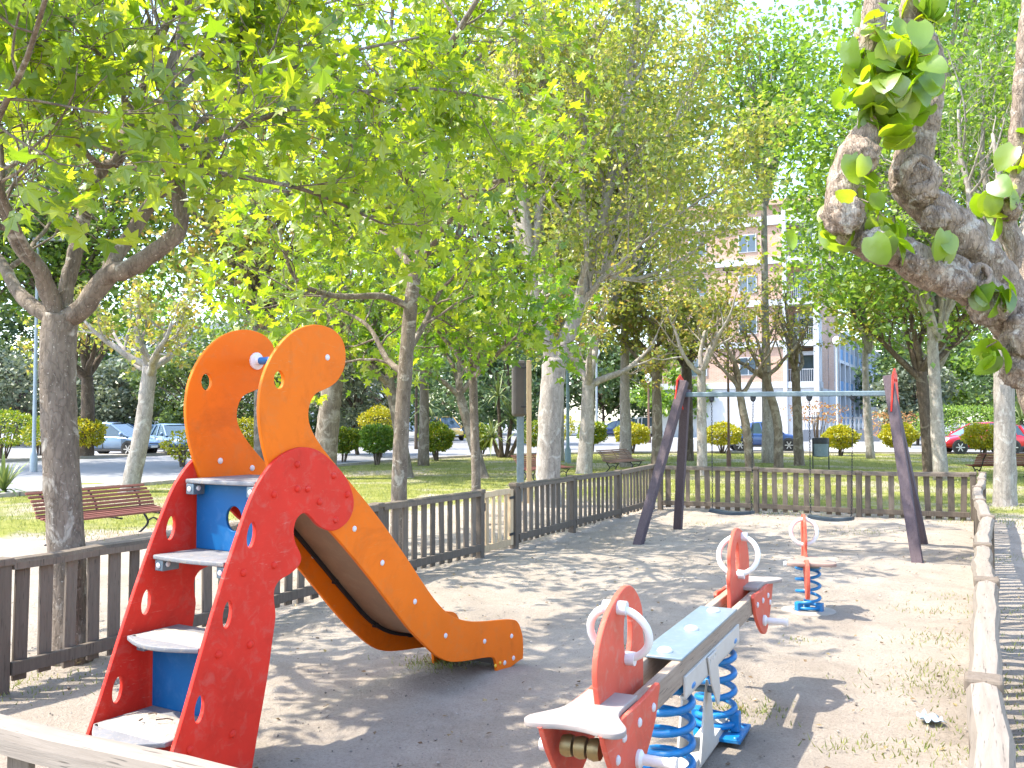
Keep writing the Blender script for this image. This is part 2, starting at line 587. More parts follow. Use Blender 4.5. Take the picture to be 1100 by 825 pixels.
M['leaf_mulberry'] = leafmat("mulberry_leaf", [(0.13, 0.24, 0.012), (0.20, 0.32, 0.018), (0.30, 0.38, 0.02)], 0.62, (1.8, 1.65, 0.45), 0.08)
M['leaf_dense'] = leafmat("dark_evergreen_leaf", [(0.04, 0.075, 0.03), (0.065, 0.115, 0.04), (0.10, 0.16, 0.055)], 0.3, (1.2, 1.2, 0.7))
M['leaf_mid'] = leafmat("mid_green_leaf", [(0.075, 0.13, 0.04), (0.11, 0.18, 0.05), (0.16, 0.23, 0.075)], 0.42, (1.4, 1.2, 0.7))
M['leaf_silver'] = leafmat("silvery_olive_leaf", [(0.10, 0.13, 0.08), (0.15, 0.18, 0.11), (0.21, 0.23, 0.16)], 0.3, (1.1, 1.1, 0.8))
M['leaf_yellow'] = leafmat("golden_shrub_leaf", [(0.22, 0.27, 0.015), (0.40, 0.39, 0.016), (0.54, 0.46, 0.018)], 0.4, (1.2, 1.1, 0.4))
M['leaf_yellowgreen'] = leafmat("yellow_green_shrub_leaf", [(0.09, 0.18, 0.015), (0.18, 0.27, 0.018), (0.36, 0.36, 0.018)], 0.4, (1.2, 1.1, 0.4))
M['leaf_orange'] = leafmat("orange_young_leaf", [(0.30, 0.12, 0.04), (0.40, 0.18, 0.06), (0.35, 0.26, 0.07)], 0.4, (1.1, 1.0, 0.6))
M['leaf_spiky'] = leafmat("stiff_sword_leaf", [(0.08, 0.13, 0.04), (0.15, 0.2, 0.06), (0.24, 0.27, 0.10)], 0.2, (1.1, 1.1, 0.7))
M['grass'] = leafmat("grass_blade", [(0.13, 0.17, 0.03), (0.22, 0.25, 0.055), (0.34, 0.33, 0.12)], 0.35, (1.1, 1.1, 0.6))

# ------------------------------------------------------------------ playground frame of reference
U = Vector((0.449, 0.8935, 0)).normalized()      # along the long sides of the playground
V = Vector((U.y, -U.x, 0))                       # across it, to the right
O0 = Vector((-3.23, 6.0, 0))                     # a point on the left fence
WID, U0, U1 = 5.58, -2.165, 13.3


def uv(u, v, z=0.0): return O0 + U * u + V * v + Vector((0, 0, z))


# ------------------------------------------------------------------ ground
rg = np.random.default_rng(5)
_waves = [(rg.uniform(0.25, 3.2), rg.uniform(0, 2 * math.pi), rg.uniform(0, 6.28)) for _ in range(26)]


def ground_z(x, y):
    x, y = np.asarray(x, float), np.asarray(y, float)
    z = np.zeros_like(x)
    for k, a, p in _waves:
        z = z + 0.011 / (0.6 + k) * np.sin(k * (x * math.cos(a) + y * math.sin(a)) + p)
    fade = np.clip((34 - np.hypot(x, y)) / 14, 0, 1)
    return z * fade


def build_ground():
    def axis(lo, hi, step, far):
        a = list(np.arange(lo, hi, step))
        s, p, q = step, lo, hi
        L, H = [], []
        while p > -far:
            s *= 1.22; p -= s; L.append(p)
        s = step
        while q < far:
            H.append(q); s *= 1.22; q += s
        return np.array(L[::-1] + a + H)
    xs, ys = axis(-5.5, 9, 0.085, 900), axis(1.2, 18.5, 0.085, 900)
    X, Y = np.meshgrid(xs, ys)
    Z = ground_z(X, Y)
    r = np.random.default_rng(9)
    for _ in range(1500):                       # footprints and scuffs in the sand
        u, v = r.uniform(U0 - .5, U1), r.uniform(-1.5, WID + 2)
        c = uv(u, v)
        rx = r.uniform(0.06, 0.19)
        i0, i1 = np.searchsorted(xs, c.x - 3 * rx), np.searchsorted(xs, c.x + 3 * rx)
        j0, j1 = np.searchsorted(ys, c.y - 3 * rx), np.searchsorted(ys, c.y + 3 * rx)
        if i1 <= i0 or j1 <= j0: continue
        dx, dy = X[j0:j1, i0:i1] - c.x, Y[j0:j1, i0:i1] - c.y
        an = r.uniform(0, 3.14)
        e = ((dx * math.cos(an) + dy * math.sin(an)) / (rx * 1.5)) ** 2 + ((-dx * math.sin(an) + dy * math.cos(an)) / (rx * .8)) ** 2
        Z[j0:j1, i0:i1] += (-r.uniform(0.006, 0.026)) * np.exp(-e * 1.5) * (1 - 1.4 * np.clip(e - .8, 0, 1) * 0.6)
    # worn hollows under the swings and the slide run-out
    for (cx, cy, rr, d) in [(3.28, 13.2, .6, -.05), (4.3, 12.5, .6, -.05), (0.35, 6.95, .55, -.035), (2.58, 8.17, .35, .03), (-0.1, 6.3, .3, .02)]:
        Z += d * np.exp(-(((X - cx) ** 2 + (Y - cy) ** 2) / rr ** 2))
    v = np.stack([X.ravel(), Y.ravel(), Z.ravel()], 1)
    nx, ny = len(xs), len(ys)
    i = np.arange(ny - 1)[:, None] * nx + np.arange(nx - 1)[None, :]
    q = np.stack([i, i + 1, i + nx + 1, i + nx], -1).reshape(-1, 4)
    m, nt, b = new_mat("sand_and_lawn")
    pos = nt.nodes.new("ShaderNodeNewGeometry").outputs["Position"]
    sep = nt.nodes.new("ShaderNodeSeparateXYZ")
    nt.links.new(pos, sep.inputs[0])
    X_, Y_ = math_n(nt, 'SUBTRACT', sep.outputs[0], O0.x), math_n(nt, 'SUBTRACT', sep.outputs[1], O0.y)
    uu = math_n(nt, 'ADD', math_n(nt, 'MULTIPLY', X_, U.x), math_n(nt, 'MULTIPLY', Y_, U.y))
    vv = math_n(nt, 'ADD', math_n(nt, 'MULTIPLY', X_, V.x), math_n(nt, 'MULTIPLY', Y_, V.y))
    # outside distance of the trampled zone: left side wide near the bench, narrow further back
    left = math_n(nt, 'SUBTRACT', math_n(nt, 'ADD', math_n(nt, 'MULTIPLY', uu, 0.46), -8.6), vv)
    right = math_n(nt, 'SUBTRACT', vv, math_n(nt, 'SUBTRACT', 9.4, math_n(nt, 'MULTIPLY', math_n(nt, 'MAXIMUM', math_n(nt, 'SUBTRACT', uu, 7.5), 0.0), 0.55)))
    back = math_n(nt, 'SUBTRACT', uu, 13.7)
    dist = math_n(nt, 'MAXIMUM', math_n(nt, 'MAXIMUM', left, right), back)
    n_big = noise(nt, 0.55, 5, 0.62, pos, 0.5)
    n_mid = noise(nt, 2.6, 5, 0.62, pos)
    g = math_n(nt, 'ADD', math_n(nt, 'MULTIPLY', dist, 0.55), math_n(nt, 'MULTIPLY', math_n(nt, 'SUBTRACT', n_big, 0.47), 2.6))
    g = math_n(nt, 'ADD', g, math_n(nt, 'MULTIPLY', math_n(nt, 'SUBTRACT', n_mid, 0.5), 1.6))
    gm = ramp(nt, g, [(0.25, (0, 0, 0)), (0.75, (1, 1, 1))])
    bare = ramp(nt, noise(nt, 0.33, 5, 0.6, pos, 0.7), [(0.50, (0, 0, 0)), (0.62, (0.8,) * 3)])
    gm = math_n(nt, 'MULTIPLY', gm, math_n(nt, 'SUBTRACT', 1.0, bare))
    n_fine = noise(nt, 60, 6, 0.75, pos)
    n_pat = noise(nt, 1.1, 6, 0.65, pos, 0.3)
    sand = ramp(nt, n_pat, [(0.3, (0.365, 0.305, 0.245)), (0.7, (0.46, 0.395, 0.325))])
    sand = mix(nt, 1.0, sand, ramp(nt, n_fine, [(0.30, (0.62,) * 3), (0.45, (0.95,) * 3), (0.75, (1.15,) * 3)]), 'MULTIPLY')
    n_grit = noise(nt, 190, 3, 0.6, pos)
    sand = mix(nt, 1.0, sand, ramp(nt, n_grit, [(0.30, (0.70,) * 3), (0.42, (1.0,) * 3), (0.7, (1.08,) * 3)]), 'MULTIPLY')
    n_damp = noise(nt, 0.7, 5, 0.7, pos, 1.0)
    sand = mix(nt, 1.0, sand, ramp(nt, n_damp, [(0.35, (0.84, 0.83, 0.82)), (0.55, (1.0,) * 3)]), 'MULTIPLY')
    vor = nt.nodes.new("ShaderNodeTexVoronoi")
    vor.inputs["Scale"].default_value = 34
    nt.links.new(pos, vor.inputs["Vector"])
    peb = ramp(nt, vor.outputs["Distance"], [(0.0, (0.45,) * 3), (0.10, (0.6,) * 3), (0.16, (1,) * 3)])
    pk = ramp(nt, noise(nt, 9, 3, 0.6, pos), [(0.52, (0, 0, 0)), (0.6, (1, 1, 1))])
    sand = mix(nt, pk, sand, mix(nt, 1.0, sand, peb, 'MULTIPLY'))
    lawn = ramp(nt, n_mid, [(0.3, (0.14, 0.16, 0.032)), (0.5, (0.24, 0.25, 0.055)), (0.7, (0.32, 0.30, 0.105))])
    lawn = mix(nt, 1.0, lawn, ramp(nt, n_fine, [(0.3, (0.7,) * 3), (0.7, (1.2,) * 3)]), 'MULTIPLY')
    c = mix(nt, gm, sand, lawn)
    nt.links.new(c, b.inputs["Base Color"])
    b.inputs["Roughness"].default_value = 0.95
    b.inputs["Specular IOR Level"].default_value = 0.1
    h = mix(nt, 0.6, n_fine, noise(nt, 6.5, 7, 0.75, pos, 0.5))
    bump(nt, b, h, 0.95, 0.07)
    o = MB().add(v, q).build("ground", m, smooth=180)
    return tag(o, kind='structure')


build_ground()


def sheet(name, poly, z, mat, thick=0.0):
    mb = MB()
    n = len(poly)
    v = [(p[0], p[1], z) for p in poly]
    f = [tuple(range(n))]
    if thick:
        v += [(p[0], p[1], z - thick) for p in poly]
        f += [(i, i + n, (i + 1) % n + n, (i + 1) % n) for i in range(n)]
    mb.add(v, f)
    o = mb.build(name, mat)
    return tag(o, kind='structure')


EDGE = [(-30, -14), (-13.5, 15.2), (-10.9, 20.6), (-9.6, 23.2), (-8.4, 26.5), (-6.7, 31.9), (-5.1, 36.2), (-2.9, 40.0), (-0.6, 42.9), (3, 45), (8, 46.3), (18, 46.0), (28, 44.0), (60, 36)]
road = EDGE + [(400, 0), (400, 400), (-400, 400), (-400, -14)]
sheet("road", road, 0.012, M['asphalt'])
# kerb along the park side of the road, gaps where soil has covered it
kp = smooth_path([(x, y, 0) for x, y in EDGE[1:-1]], 8)
mb = MB()
for i in range(0, len(kp) - 1):
    p, q = Vector(kp[i]), Vector(kp[i + 1])
    d = (q - p).normalized()
    mb.bar(p + d * .012 + Vector((0, 0, .03)), q - d * .012 + Vector((0, 0, .03)), 0.16, 0.13)
tag(mb.build("kerb", M['kerb'], bevel=0.012), kind='structure')
# planted island beyond the side road
isl = [(-33, 12), (-21.5, 33.5), (-16.6, 42.2), (-12.5, 50), (-14.0, 51), (-18.2, 43.2), (-23.3, 34.6), (-35, 13)]
sheet("planted_island", isl, 0.12, M['kerb'], 0.16)
sheet("driveway", [(15.6, 47.2), (19.6, 47.2), (28.5, 66), (22.5, 68)], 0.022, M['drive'])
sheet("building_pavement", [(-6, 84), (24, 69.0), (26, 73), (-4, 88)], 0.13, M['drive'], 0.16)


# ------------------------------------------------------------------ foliage and trees
def unit(a): return a / (np.linalg.norm(a, axis=-1, keepdims=True) + 1e-12)


def tpl_maple():
    c = (0, 0.0, 0)
    tips = [(-.42, -.02, -.06), (-.50, .42, -.08), (0, .95, -.16), (.50, .42, -.08), (.42, -.02, -.06)]
    notch = [(-.14, -.16, 0), (-.24, .18, 0), (-.15, .46, -.02), (.15, .46, -.02), (.24, .18, 0), (.14, -.16, 0)]
    v = np.array([c] + notch + tips)
    f = np.array([(0, i + 2, 7 + i, i + 1) for i in range(5)])
    return v, f


def tpl_kite():
    return np.array([(0, 0, 0), (-.36, .42, .05), (0, 1, -.08), (.36, .42, .05)]), np.array([(0, 3, 2, 1)])


def tpl_heart():
    rows = [(0, .24, -.09), (.10, .40, .0), (.28, .47, .02), (.48, .44, .03), (.68, .36, .03), (.86, .23, .02), (1.0, .012, 0)]
    v = []
    for y, w, back in rows:
        for k in (-1, -.5, 0, .5, 1):
            yy = y + (back if abs(k) == 1 else back * .6 if abs(k) == .5 else .0)
            v.append((w * k, yy, .16 * w * k * k + .02 * math.sin(9 * y + 3 * k) - .24 * y * y))
    f = [(r * 5 + c, r * 5 + c + 1, r * 5 + c + 6, r * 5 + c + 5) for r in range(6) for c in range(4)]
    return np.array(v), np.array(f)


TPL = {'maple': tpl_maple(), 'kite': tpl_kite(), 'heart': tpl_heart()}


def leaf_mesh(pos, size, kind, rng, out=None, up=0.8, droop=0.35):
    """one leaf blade per position: verts, faces"""
    tv, tf = TPL[kind]
    n = len(pos)
    nrm = unit(rng.normal(0, 1, (n, 3)) + np.array([0, 0, up * 1.6]))
    d = rng.normal(0, 1, (n, 3))
    if kind == 'heart':                      # hanging blades that face outwards like shingles
        nrm = unit(out * 1.1 + rng.normal(0, .45, (n, 3)) + np.array([0, 0, .35]))
        d = d * .45 + np.array([0, 0, -.3])
    elif out is not None: d = d * 0.8 + out * 1.2
    d[:, 2] -= droop
    d = d - nrm * (d * nrm).sum(1, keepdims=True)
    y = unit(d)
    x = np.cross(y, nrm)
    s = (size * rng.uniform(0.6, 1.25, n))[:, None, None]
    v = pos[:, None, :] + s * (tv[None, :, 0:1] * x[:, None, :] + tv[None, :, 1:2] * y[:, None, :] + tv[None, :, 2:3] * nrm[:, None, :])
    k = len(tv)
    off = (np.arange(n) * k)[:, None, None]
    fs = [(tf[None] + off).reshape(-1, tf.shape[1])]
    return v.reshape(-1, 3), fs


def add_leaves(mb, pos, size, kind, rng, out=None, up=0.8, droop=0.35, mi=0):
    v, fs = leaf_mesh(np.asarray(pos), size, kind, rng, out, up, droop)
    n0 = mb.n
    mb.v.append(v)
    for f in fs: mb.f.append((f + n0, mi))
    mb.n += len(v)


class Tree:
    def __init__(self, seed, leaf='kite', size=0.09, per=14, spread=0.13, lvl=3, nch=(5, 5, 4), ratio=0.58, angle=48, up=0.18, wander=0.16, flat=0.0):
        self.rng = np.random.default_rng(seed)
        self.w = MB()
        self.leaf, self.size, self.per, self.spread = leaf, size, per, spread
        self.lvl, self.nch, self.ratio, self.angle, self.up, self.wander, self.flat = lvl, nch, ratio, angle, up, wander, flat
        self.lp, self.lo = [], []

    def path(self, p, d, L, n):
        r = self.rng
        pts = [np.array(p, float)]
        d = unit(np.array(d, float))
        for i in range(n):
            d = unit(d + r.normal(0, self.wander, 3) + np.array([0, 0, self.up * 0.5]))
            pts.append(pts[-1] + d * L / n)
        return np.array(pts)

    def leaves_on(self, pts, m, t0=0.15):
        r = self.rng
        if m < 1: return
        t = r.uniform(t0, 1.0, m) * (len(pts) - 1)
        i = np.minimum(t.astype(int), len(pts) - 2)
        f = (t - i)[:, None]
        p = pts[i] * (1 - f) + pts[i + 1] * f
        o = r.normal(0, 1, (m, 3))
        o = unit(o)
        p = p + o * (r.uniform(0.1, 1, (m, 1)) ** 0.7) * self.spread
        self.lp.append(p)
        self.lo.append(o)

    def side_dir(self, d, ang):
        r = self.rng
        d = unit(d)
        k = r.normal(0, 1, 3)
        k[2] *= (1 - self.flat)
        k = unit(k - d * np.dot(k, d))
        a = R(ang * r.uniform(0.65, 1.3))
        return d * math.cos(a) + k * math.sin(a)

    def sprout(self, pts, rad, L, lv, n, t0=0.3):
        """side branches off an existing limb"""
        r = self.rng
        ts = np.linspace(t0, 1.0, n) + r.normal(0, 0.04, n)
        for t in np.clip(ts, 0.05, 1.0):
            x = t * (len(pts) - 1)
            i = min(int(x), len(pts) - 2)
            p = pts[i] + (pts[i + 1] - pts[i]) * (x - i)
            d = self.side_dir(pts[i + 1] - pts[i], self.angle if t < 0.97 else 15)
            rr = np.interp(x, np.arange(len(rad)), rad)
            self.grow(p, d, L * r.uniform(0.7, 1.2) * (1.15 - 0.45 * t), min(rr * 0.5, 0.42 * rr + 0.006), lv)

    def grow(self, p, d, L, r0, lv):
        n = {0: 8, 1: 6, 2: 5}.get(lv, 4)
        pts = self.path(p, d, L, n)
        rad = np.linspace(r0, max(0.0035, r0 * 0.3), n + 1)
        sides = {0: 10, 1: 7, 2: 5}.get(lv, 4)
        if lv == 0:
            pp = smooth_path(pts, 2)
            self.w.tube(pp, np.interp(np.linspace(0, n, len(pp)), np.arange(n + 1), rad), sides, noise=0.06, rng=self.rng)
        else:
            self.w.tube(pts, rad, sides, cap=False)
        if lv >= self.lvl:
            self.leaves_on(pts, int(self.rng.poisson(self.per)))
            return
        if lv == self.lvl - 1: self.leaves_on(pts, int(self.rng.poisson(self.per / 2)), 0.6)
        self.sprout(pts, rad, L * self.ratio, lv + 1, self.nch[lv], 0.25 if lv else 0.35)

    def limb(self, pts, r0, r1, L=1.2, lv=1, n=6, t0=0.35, sides=12, noise=0.06, knots=0.0):
        pp = smooth_path(pts, 5)
        rad = np.linspace(r0, r1, len(pp))
        if knots: rad = rad * (1 + knots * np.abs(np.sin(np.linspace(0, 9, len(pp)) + self.rng.uniform(0, 6))) * self.rng.uniform(0.4, 1, len(pp)))
        self.w.tube(pp, rad, sides, noise=noise, rng=self.rng)
        if n: self.sprout(pp, rad, L, lv, n, t0)
        return pp, rad

    def trunk(self, pts, r0, r1, sides=18, flare=0.35, noise=0.03):
        pp = smooth_path(pts, 7)
        t = np.linspace(0, 1, len(pp))
        rad = r0 + (r1 - r0) * t + r0 * flare * np.exp(-t * 14)
        self.w.tube(pp, rad, sides, noise=noise, rng=self.rng)
        return pp, rad

    def gnarl(self, pts, r0, r1, sides=44, seed=0.0):
        """old pollard limb: fissured, swollen and knotted"""
        pp = smooth_path(pts, 10)
        L = np.concatenate([[0], np.cumsum(np.linalg.norm(np.diff(pp, axis=0), axis=1))])
        n = int(L[-1] / .018)
        q = np.linspace(0, L[-1], n)
        pp = np.stack([np.interp(q, L, pp[:, i]) for i in range(3)], 1)
        rad = np.interp(q, [0, L[-1]], [r0, r1])
        rad = rad * (1 + np.array([.22 * mnoise.noise((x * 4.2, seed, 1.7)) + .12 * mnoise.noise((x * 11, seed, 8.7)) for x in q]))
        m = MB().tube(pp, rad, sides)
        v = m.v[0]
        for i in range(n):
            for k in range(sides):
                j = i * sides + k
                d = v[j] - pp[i]
                p = Vector(v[j])
                a = 2 * math.pi * k / sides
                fis = 1 - abs(mnoise.noise((q[i] * 3.2 + seed, 3.6 * math.cos(a), 3.6 * math.sin(a)))) * 2.6
                h = .10 * mnoise.noise(p * 7) + .09 * mnoise.noise(p * 17) + .075 * mnoise.noise(p * 38) - .20 * max(0, fis - .58) + .045 * mnoise.noise(p * 85)
                v[j] = v[j] + d * h
        for f, mi in m.f: self.w.f.append((f + self.w.n, mi))
        self.w.v.append(v)
        self.w.n += len(v)

    def burr(self, c, rad, seed=0.0):
        nu, nv = 46, 30
        vs = []
        for j in range(nv + 1):
            for i in range(nu):
                a, b = 2 * math.pi * i / nu, math.pi * j / nv
                d = Vector((math.cos(a) * math.sin(b), math.sin(a) * math.sin(b), math.cos(b)))
                p = d * 2.2 + Vector((seed, seed * .7, 0))
                h = 1 + .22 * mnoise.noise(p * 1.1) + .16 * abs(mnoise.noise(p * 2.4)) - .20 * abs(mnoise.noise(p * 4.6)) + .09 * mnoise.noise(p * 11)
                vs.append(tuple(Vector(c) + d * rad * h))
        fs = [(j * nu + i, (j + 1) * nu + i, (j + 1) * nu + (i + 1) % nu, j * nu + (i + 1) % nu) for j in range(nv) for i in range(nu)]
        self.w.add(vs, fs)

    def finish(self, name, loc, label, barkm, leafm, group=None, cat="tree"):
        t = thing(name, loc, 0, label, cat, group)
        self.w.build("trunk", barkm, t, smooth=180, world=True)
        if self.lp:
            mb = MB()
            add_leaves(mb, np.concatenate(self.lp), self.size, self.leaf, self.rng, np.concatenate(self.lo), *((0.25, 1.1) if self.leaf == 'heart' else (0.35, 0.6) if self.leaf == 'maple' else (0.6, 0.5)))
            mb.build("crown", leafm, t, world=True, smooth=180 if self.leaf == "heart" else None)
        return t


def auto_tree(name, label, base, h_fork, top, r0, seed, barkm, leafm, lean=(0, 0), limbs=5, Llimb=2.6, spread=38, group=None, bend=None, **kw):
    T = Tree(seed, **kw)
    b = np.array([base[0], base[1], -0.08])
    f = b + np.array([lean[0], lean[1], h_fork])
    mid = (b + f) / 2 + np.array(bend if bend else (T.rng.normal(0, .04), T.rng.normal(0, .04), 0))
    T.trunk([b, b * .75 + mid * .25 + 0, mid, mid * .4 + f * .6, f], r0, r0 * 0.72)
    a0 = T.rng.uniform(0, 6.28)
    for k in range(limbs):
        a = a0 + k * 2 * math.pi / limbs + T.rng.normal(0, .25)
        s = R(spread * T.rng.uniform(0.5, 1.25)) if k else R(8)
        d = np.array([math.cos(a) * math.sin(s), math.sin(a) * math.sin(s), math.cos(s)])
        T.grow(f - np.array([0, 0, T.rng.uniform(0, .25)]), d, Llimb * T.rng.uniform(0.75, 1.2) * (top if k == 0 else 1), r0 * 0.48, 0)
    return T.finish(name, base, label, barkm, leafm, group)


# ------------------------------------------------------------------ buildings far behind
def building():
    c = D(880, 466, 74)
    c.z = 0
    f = -V                       # along the brick front, to the left
    w = U                        # along the wing, away
    t = thing("apartment_building", c, 0, "pale brick apartment block with white floor bands and a long wing of blue balconies", "building")

    def P(a, b, z): return c + f * a + w * b + Vector((0, 0, z))

    def block(mb, a0, a1, b0, b1, z0, z1, mi=0):
        vs = [P(a0, b0, z0), P(a1, b0, z0), P(a1, b1, z0), P(a0, b1, z0), P(a0, b0, z1), P(a1, b0, z1), P(a1, b1, z1), P(a0, b1, z1)]
        mb.add([tuple(v) for v in vs], [(0, 1, 2, 3), (4, 7, 6, 5), (0, 4, 5, 1), (1, 5, 6, 2), (2, 6, 7, 3), (3, 7, 4, 0)], mi)

    LW = 13.0
    # brick wall, built as piers between the balcony recess near the corner
    mb = MB()
    block(mb, 2.6, LW, 0.35, 12, 4.2, 19.2)
    block(mb, 0.0, 2.6, 2.0, 12, 4.2, 19.2)
    mb.build("brick_wall", M['brick'], t, world=True)
    mb = MB()
    block(mb, 0.0, LW, 0.30, 12, 0, 4.2)
    mb.build("ground_floor_wall", M['render'], t, world=True)
    for z in (4.21, 7.55, 10.95, 14.4, 17.6):
        mb = MB()
        block(mb, -0.05, LW + .05, 0.12, 2.2, z, z + (0.75 if z > 17 else 0.5))
        mb.build("floor_band", M['render'], t, world=True)
    mb = MB()
    block(mb, -0.05, 0.35, 0.0, 0.6, 0, 19.0)
    block(mb, 2.45, 2.75, 0.05, 0.6, 0, 19.0)
    mb.build("corner_pilaster", M['render'], t, world=True)
    mb = MB()
    block(mb, -0.3, LW + .3, -0.1, 12.2, 19.2, 19.65)
    mb.build("roof_parapet", M['brick'], t, world=True)
    for k in range(4):
        z = 4.71 + k * 3.4
        mb = MB()
        for i in range(13):
            p = P(0.45 + i * 0.165, 0.45, z)
            mb.bar(p, p + Vector((0, 0, 1.0)), 0.03, 0.03, up=(1, 0, 0))
        mb.bar(P(0.36, 0.45, z + 1.0), P(2.45, 0.45, z + 1.0), 0.05, 0.05)
        mb.build("balcony_railing", M['render'], t, world=True)
        mb = MB()
        block(mb, 0.6, 2.2, 1.93, 1.99, z + 0.05, z + 2.3)
        mb.build("window", M['winglass'], t, world=True)
    # windows in the brick front, mostly behind trees
    for a in (5.6, 9.8):
        for k in range(4):
            z = 5.3 + k * 3.4
            m1 = MB()
            block(m1, a - .75, a + .75, 0.27, 0.36, z, z + 1.5)
            wd = m1.build("window", M['render'], t, world=True)
            m2 = MB()
            block(m2, a - .66, a - .04, 0.25, 0.29, z + .08, z + 1.42)
            block(m2, a + .04, a + .66, 0.25, 0.29, z + .08, z + 1.42)
            m2.build("pane", M['winglass'], wd, world=True)
    # wing: frame of pale piers and slabs, set-back glass, blue balcony fronts
    WL, n = 62.0, 16
    mb = MB()
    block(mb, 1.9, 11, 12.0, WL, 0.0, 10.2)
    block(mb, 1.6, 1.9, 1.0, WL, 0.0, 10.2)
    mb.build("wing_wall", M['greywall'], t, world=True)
    mb = MB()
    for k in range(4):
        block(mb, 0.05, 1.6, 1.2, WL, 3.0 * k + (0.9 if k else .7), 3.0 * k + 1.2)
    mb.build("wing_slab", M['render'], t, world=True)
    for i in range(n + 1):
        b = 1.5 + i * (WL - 2) / n
        mb = MB()
        block(mb, 0.0, 0.42, b, b + 0.5, 0.0, 10.2)
        mb.build("wing_pier", M['render'], t, world=True)
        if i == n: break
        for k in range(3):
            z = 1.2 + 3.0 * k
            mb = MB()
            block(mb, 0.16, 0.24, b + .55, b + (WL - 2) / n - .05, z, z + 1.05)
            mb.build("balcony_front", M['bluepanel'], t, world=True)
            mb = MB()
            block(mb, 1.5, 1.57, b + .7, b + (WL - 2) / n - .2, z + .05, z + 1.65)
            mb.build("window", M['winglass'], t, world=True)
    # balustraded terrace wall at the foot of the wing
    q = D(862, 462, 70); q.z = 0
    q2 = D(936, 462, 70); q2.z = 0
    t2 = thing("balustrade_wall", q, 0, "low grey wall with a row of pale balusters at the foot of the blue balconied wing", "wall")
    mb = MB()
    mb.bar(q + Vector((0, 0, .45)), q2 + Vector((0, 0, .45)), .3, .9)
    mb.bar(q2 + Vector((-.5, 0, 1.3)), q2 + Vector((.5, 0, 1.3)), .6, 2.6)
    mb.build("wall", M['greywall'], t2, world=True)
    mb = MB()
    mb.bar(q + Vector((0, 0, 1.78)), q2 + Vector((-.5, 0, 1.78)), .34, .14)
    mb.build("handrail", M['greywall'], t2, world=True)
    for i in range(15):
        p = q.lerp(q2, (i + .5) / 16.5) + Vector((0, 0, .9))
        MB().lathe([(.09, 0), (.07, .1), (.12, .3), (.06, .6), (.09, .82)], 8, p).build("baluster", M['render'], t2, smooth=40, world=True)


building()


def backblock(name, label, px, y, wid, dep, h, rz, mat):
    p = D(px, 460, y); p.z = 0
    t = thing(name, p, rz, label, "building")
    mb = MB(); mb.box((0, dep / 2, h / 2), (wid, dep, h)); mb.build("wall", mat, t)
    mb = MB(); mb.box((0, dep / 2, h + .2), (wid + .6, dep + .6, .4)); mb.build("roof", M['render'], t)
    for i in range(int(wid / 3)):
        for k in range(int(h / 3.1)):
            x, z = -wid / 2 + 1.7 + i * 3, 1.0 + k * 3.1
            mb = MB(); mb.box((x, -.03, z + .75), (1.4, .1, 1.5)); w = mb.build("window", M['render'], t)
            mb = MB(); mb.box((x, -.07, z + .75), (1.2, .06, 1.3)); mb.build("pane", M['winglass'], w)


backblock("apartment_building", "pale rendered block far behind the car park trees", 250, 130, 46, 14, 15, R(-12), M['render'])


# ------------------------------------------------------------------ fences and gate
def fence_run(name, label, p0, p1, npan, seed, rail='rail', skip_last_post=False, group=None):
    r = np.random.default_rng(seed)
    p0, p1 = Vector(p0), Vector(p1)
    d = (p1 - p0)
    L = d.length
    d.normalize()
    s = Vector((d.y, -d.x, 0))
    rz = math.atan2(d.y, d.x)
    t = thing(name, p0, rz, label, "fence", group)

    def lp(a, b, z): return (a, -b, z)     # local: x along, -y to the right side
    js = [r.normal(0, .028) for _ in range(npan + 1)]
    hs = [r.normal(0, .012) for _ in range(npan + 1)]
    for i in range(npan + 1):
        a = L * i / npan
        if i == npan and skip_last_post: continue
        mb = MB()
        mb.box(lp(a, js[i], .36 + hs[i]), (.095, .10, .90))
        mb.box(lp(a, js[i], .800 + hs[i]), (.115, .124, .052))
        mb.build("post", M['fence'], t, bevel=.012)
    for i in range(npan):
        a0, a1 = L * i / npan + .055, L * (i + 1) / npan - .055
        j0, j1, h0, h1 = js[i], js[i + 1], hs[i], hs[i + 1]
        mb = MB()
        n = 7
        prof = [(-.056, -.03), (-.056, .012), (-.04, .034), (0, .044), (.04, .034), (.056, .012), (.056, -.03)]
        vs = []
        for q in range(n):
            f = q / (n - 1)
            aa = a0 + (a1 - a0) * f
            jj = j0 + (j1 - j0) * f + .012 * math.sin(f * 3.14) * r.normal()
            zz = .775 + h0 + (h1 - h0) * f + r.normal(0, .002)
            vs += [lp(aa, jj + y, zz + z) for y, z in prof]
        k = len(prof)
        fs = [(q * k + m, q * k + (m + 1) % k, (q + 1) * k + (m + 1) % k, (q + 1) * k + m) for q in range(n - 1) for m in range(k)]
        fs += [tuple(range(k))[::-1], tuple((n - 1) * k + m for m in range(k))]
        mb.add(vs, fs)
        mb.build("top_rail", M[rail], t, smooth=35)
        mb = MB()
        m = max(1, int(round((a1 - a0 - .06) / .182)))
        for q in range(m):
            f = (q + .5) / m
            a = a0 + (a1 - a0) * f + r.normal(0, .004)
            jj = j0 + (j1 - j0) * f
            ti = Matrix.Rotation(r.normal(0, .017), 3, 'Y') @ Matrix.Rotation(r.normal(0, .04), 3, 'Z')
            mb.box(lp(a, jj, .39 + r.normal(0, .010)), (.093 + r.normal(0, .005), .024, .73), ti)
        mb.build("slat_panel", M['fence'], t, bevel=.004)
        mb = MB()
        for zz in (.115,):
            mb.bar(lp(a0, j0 + .036, zz + h0 * .3), lp(a1, j1 + .036, zz + h1 * .3), .042, .085)
        mb.build("bottom_rail", M['fence'], t, bevel=.005)
    return t


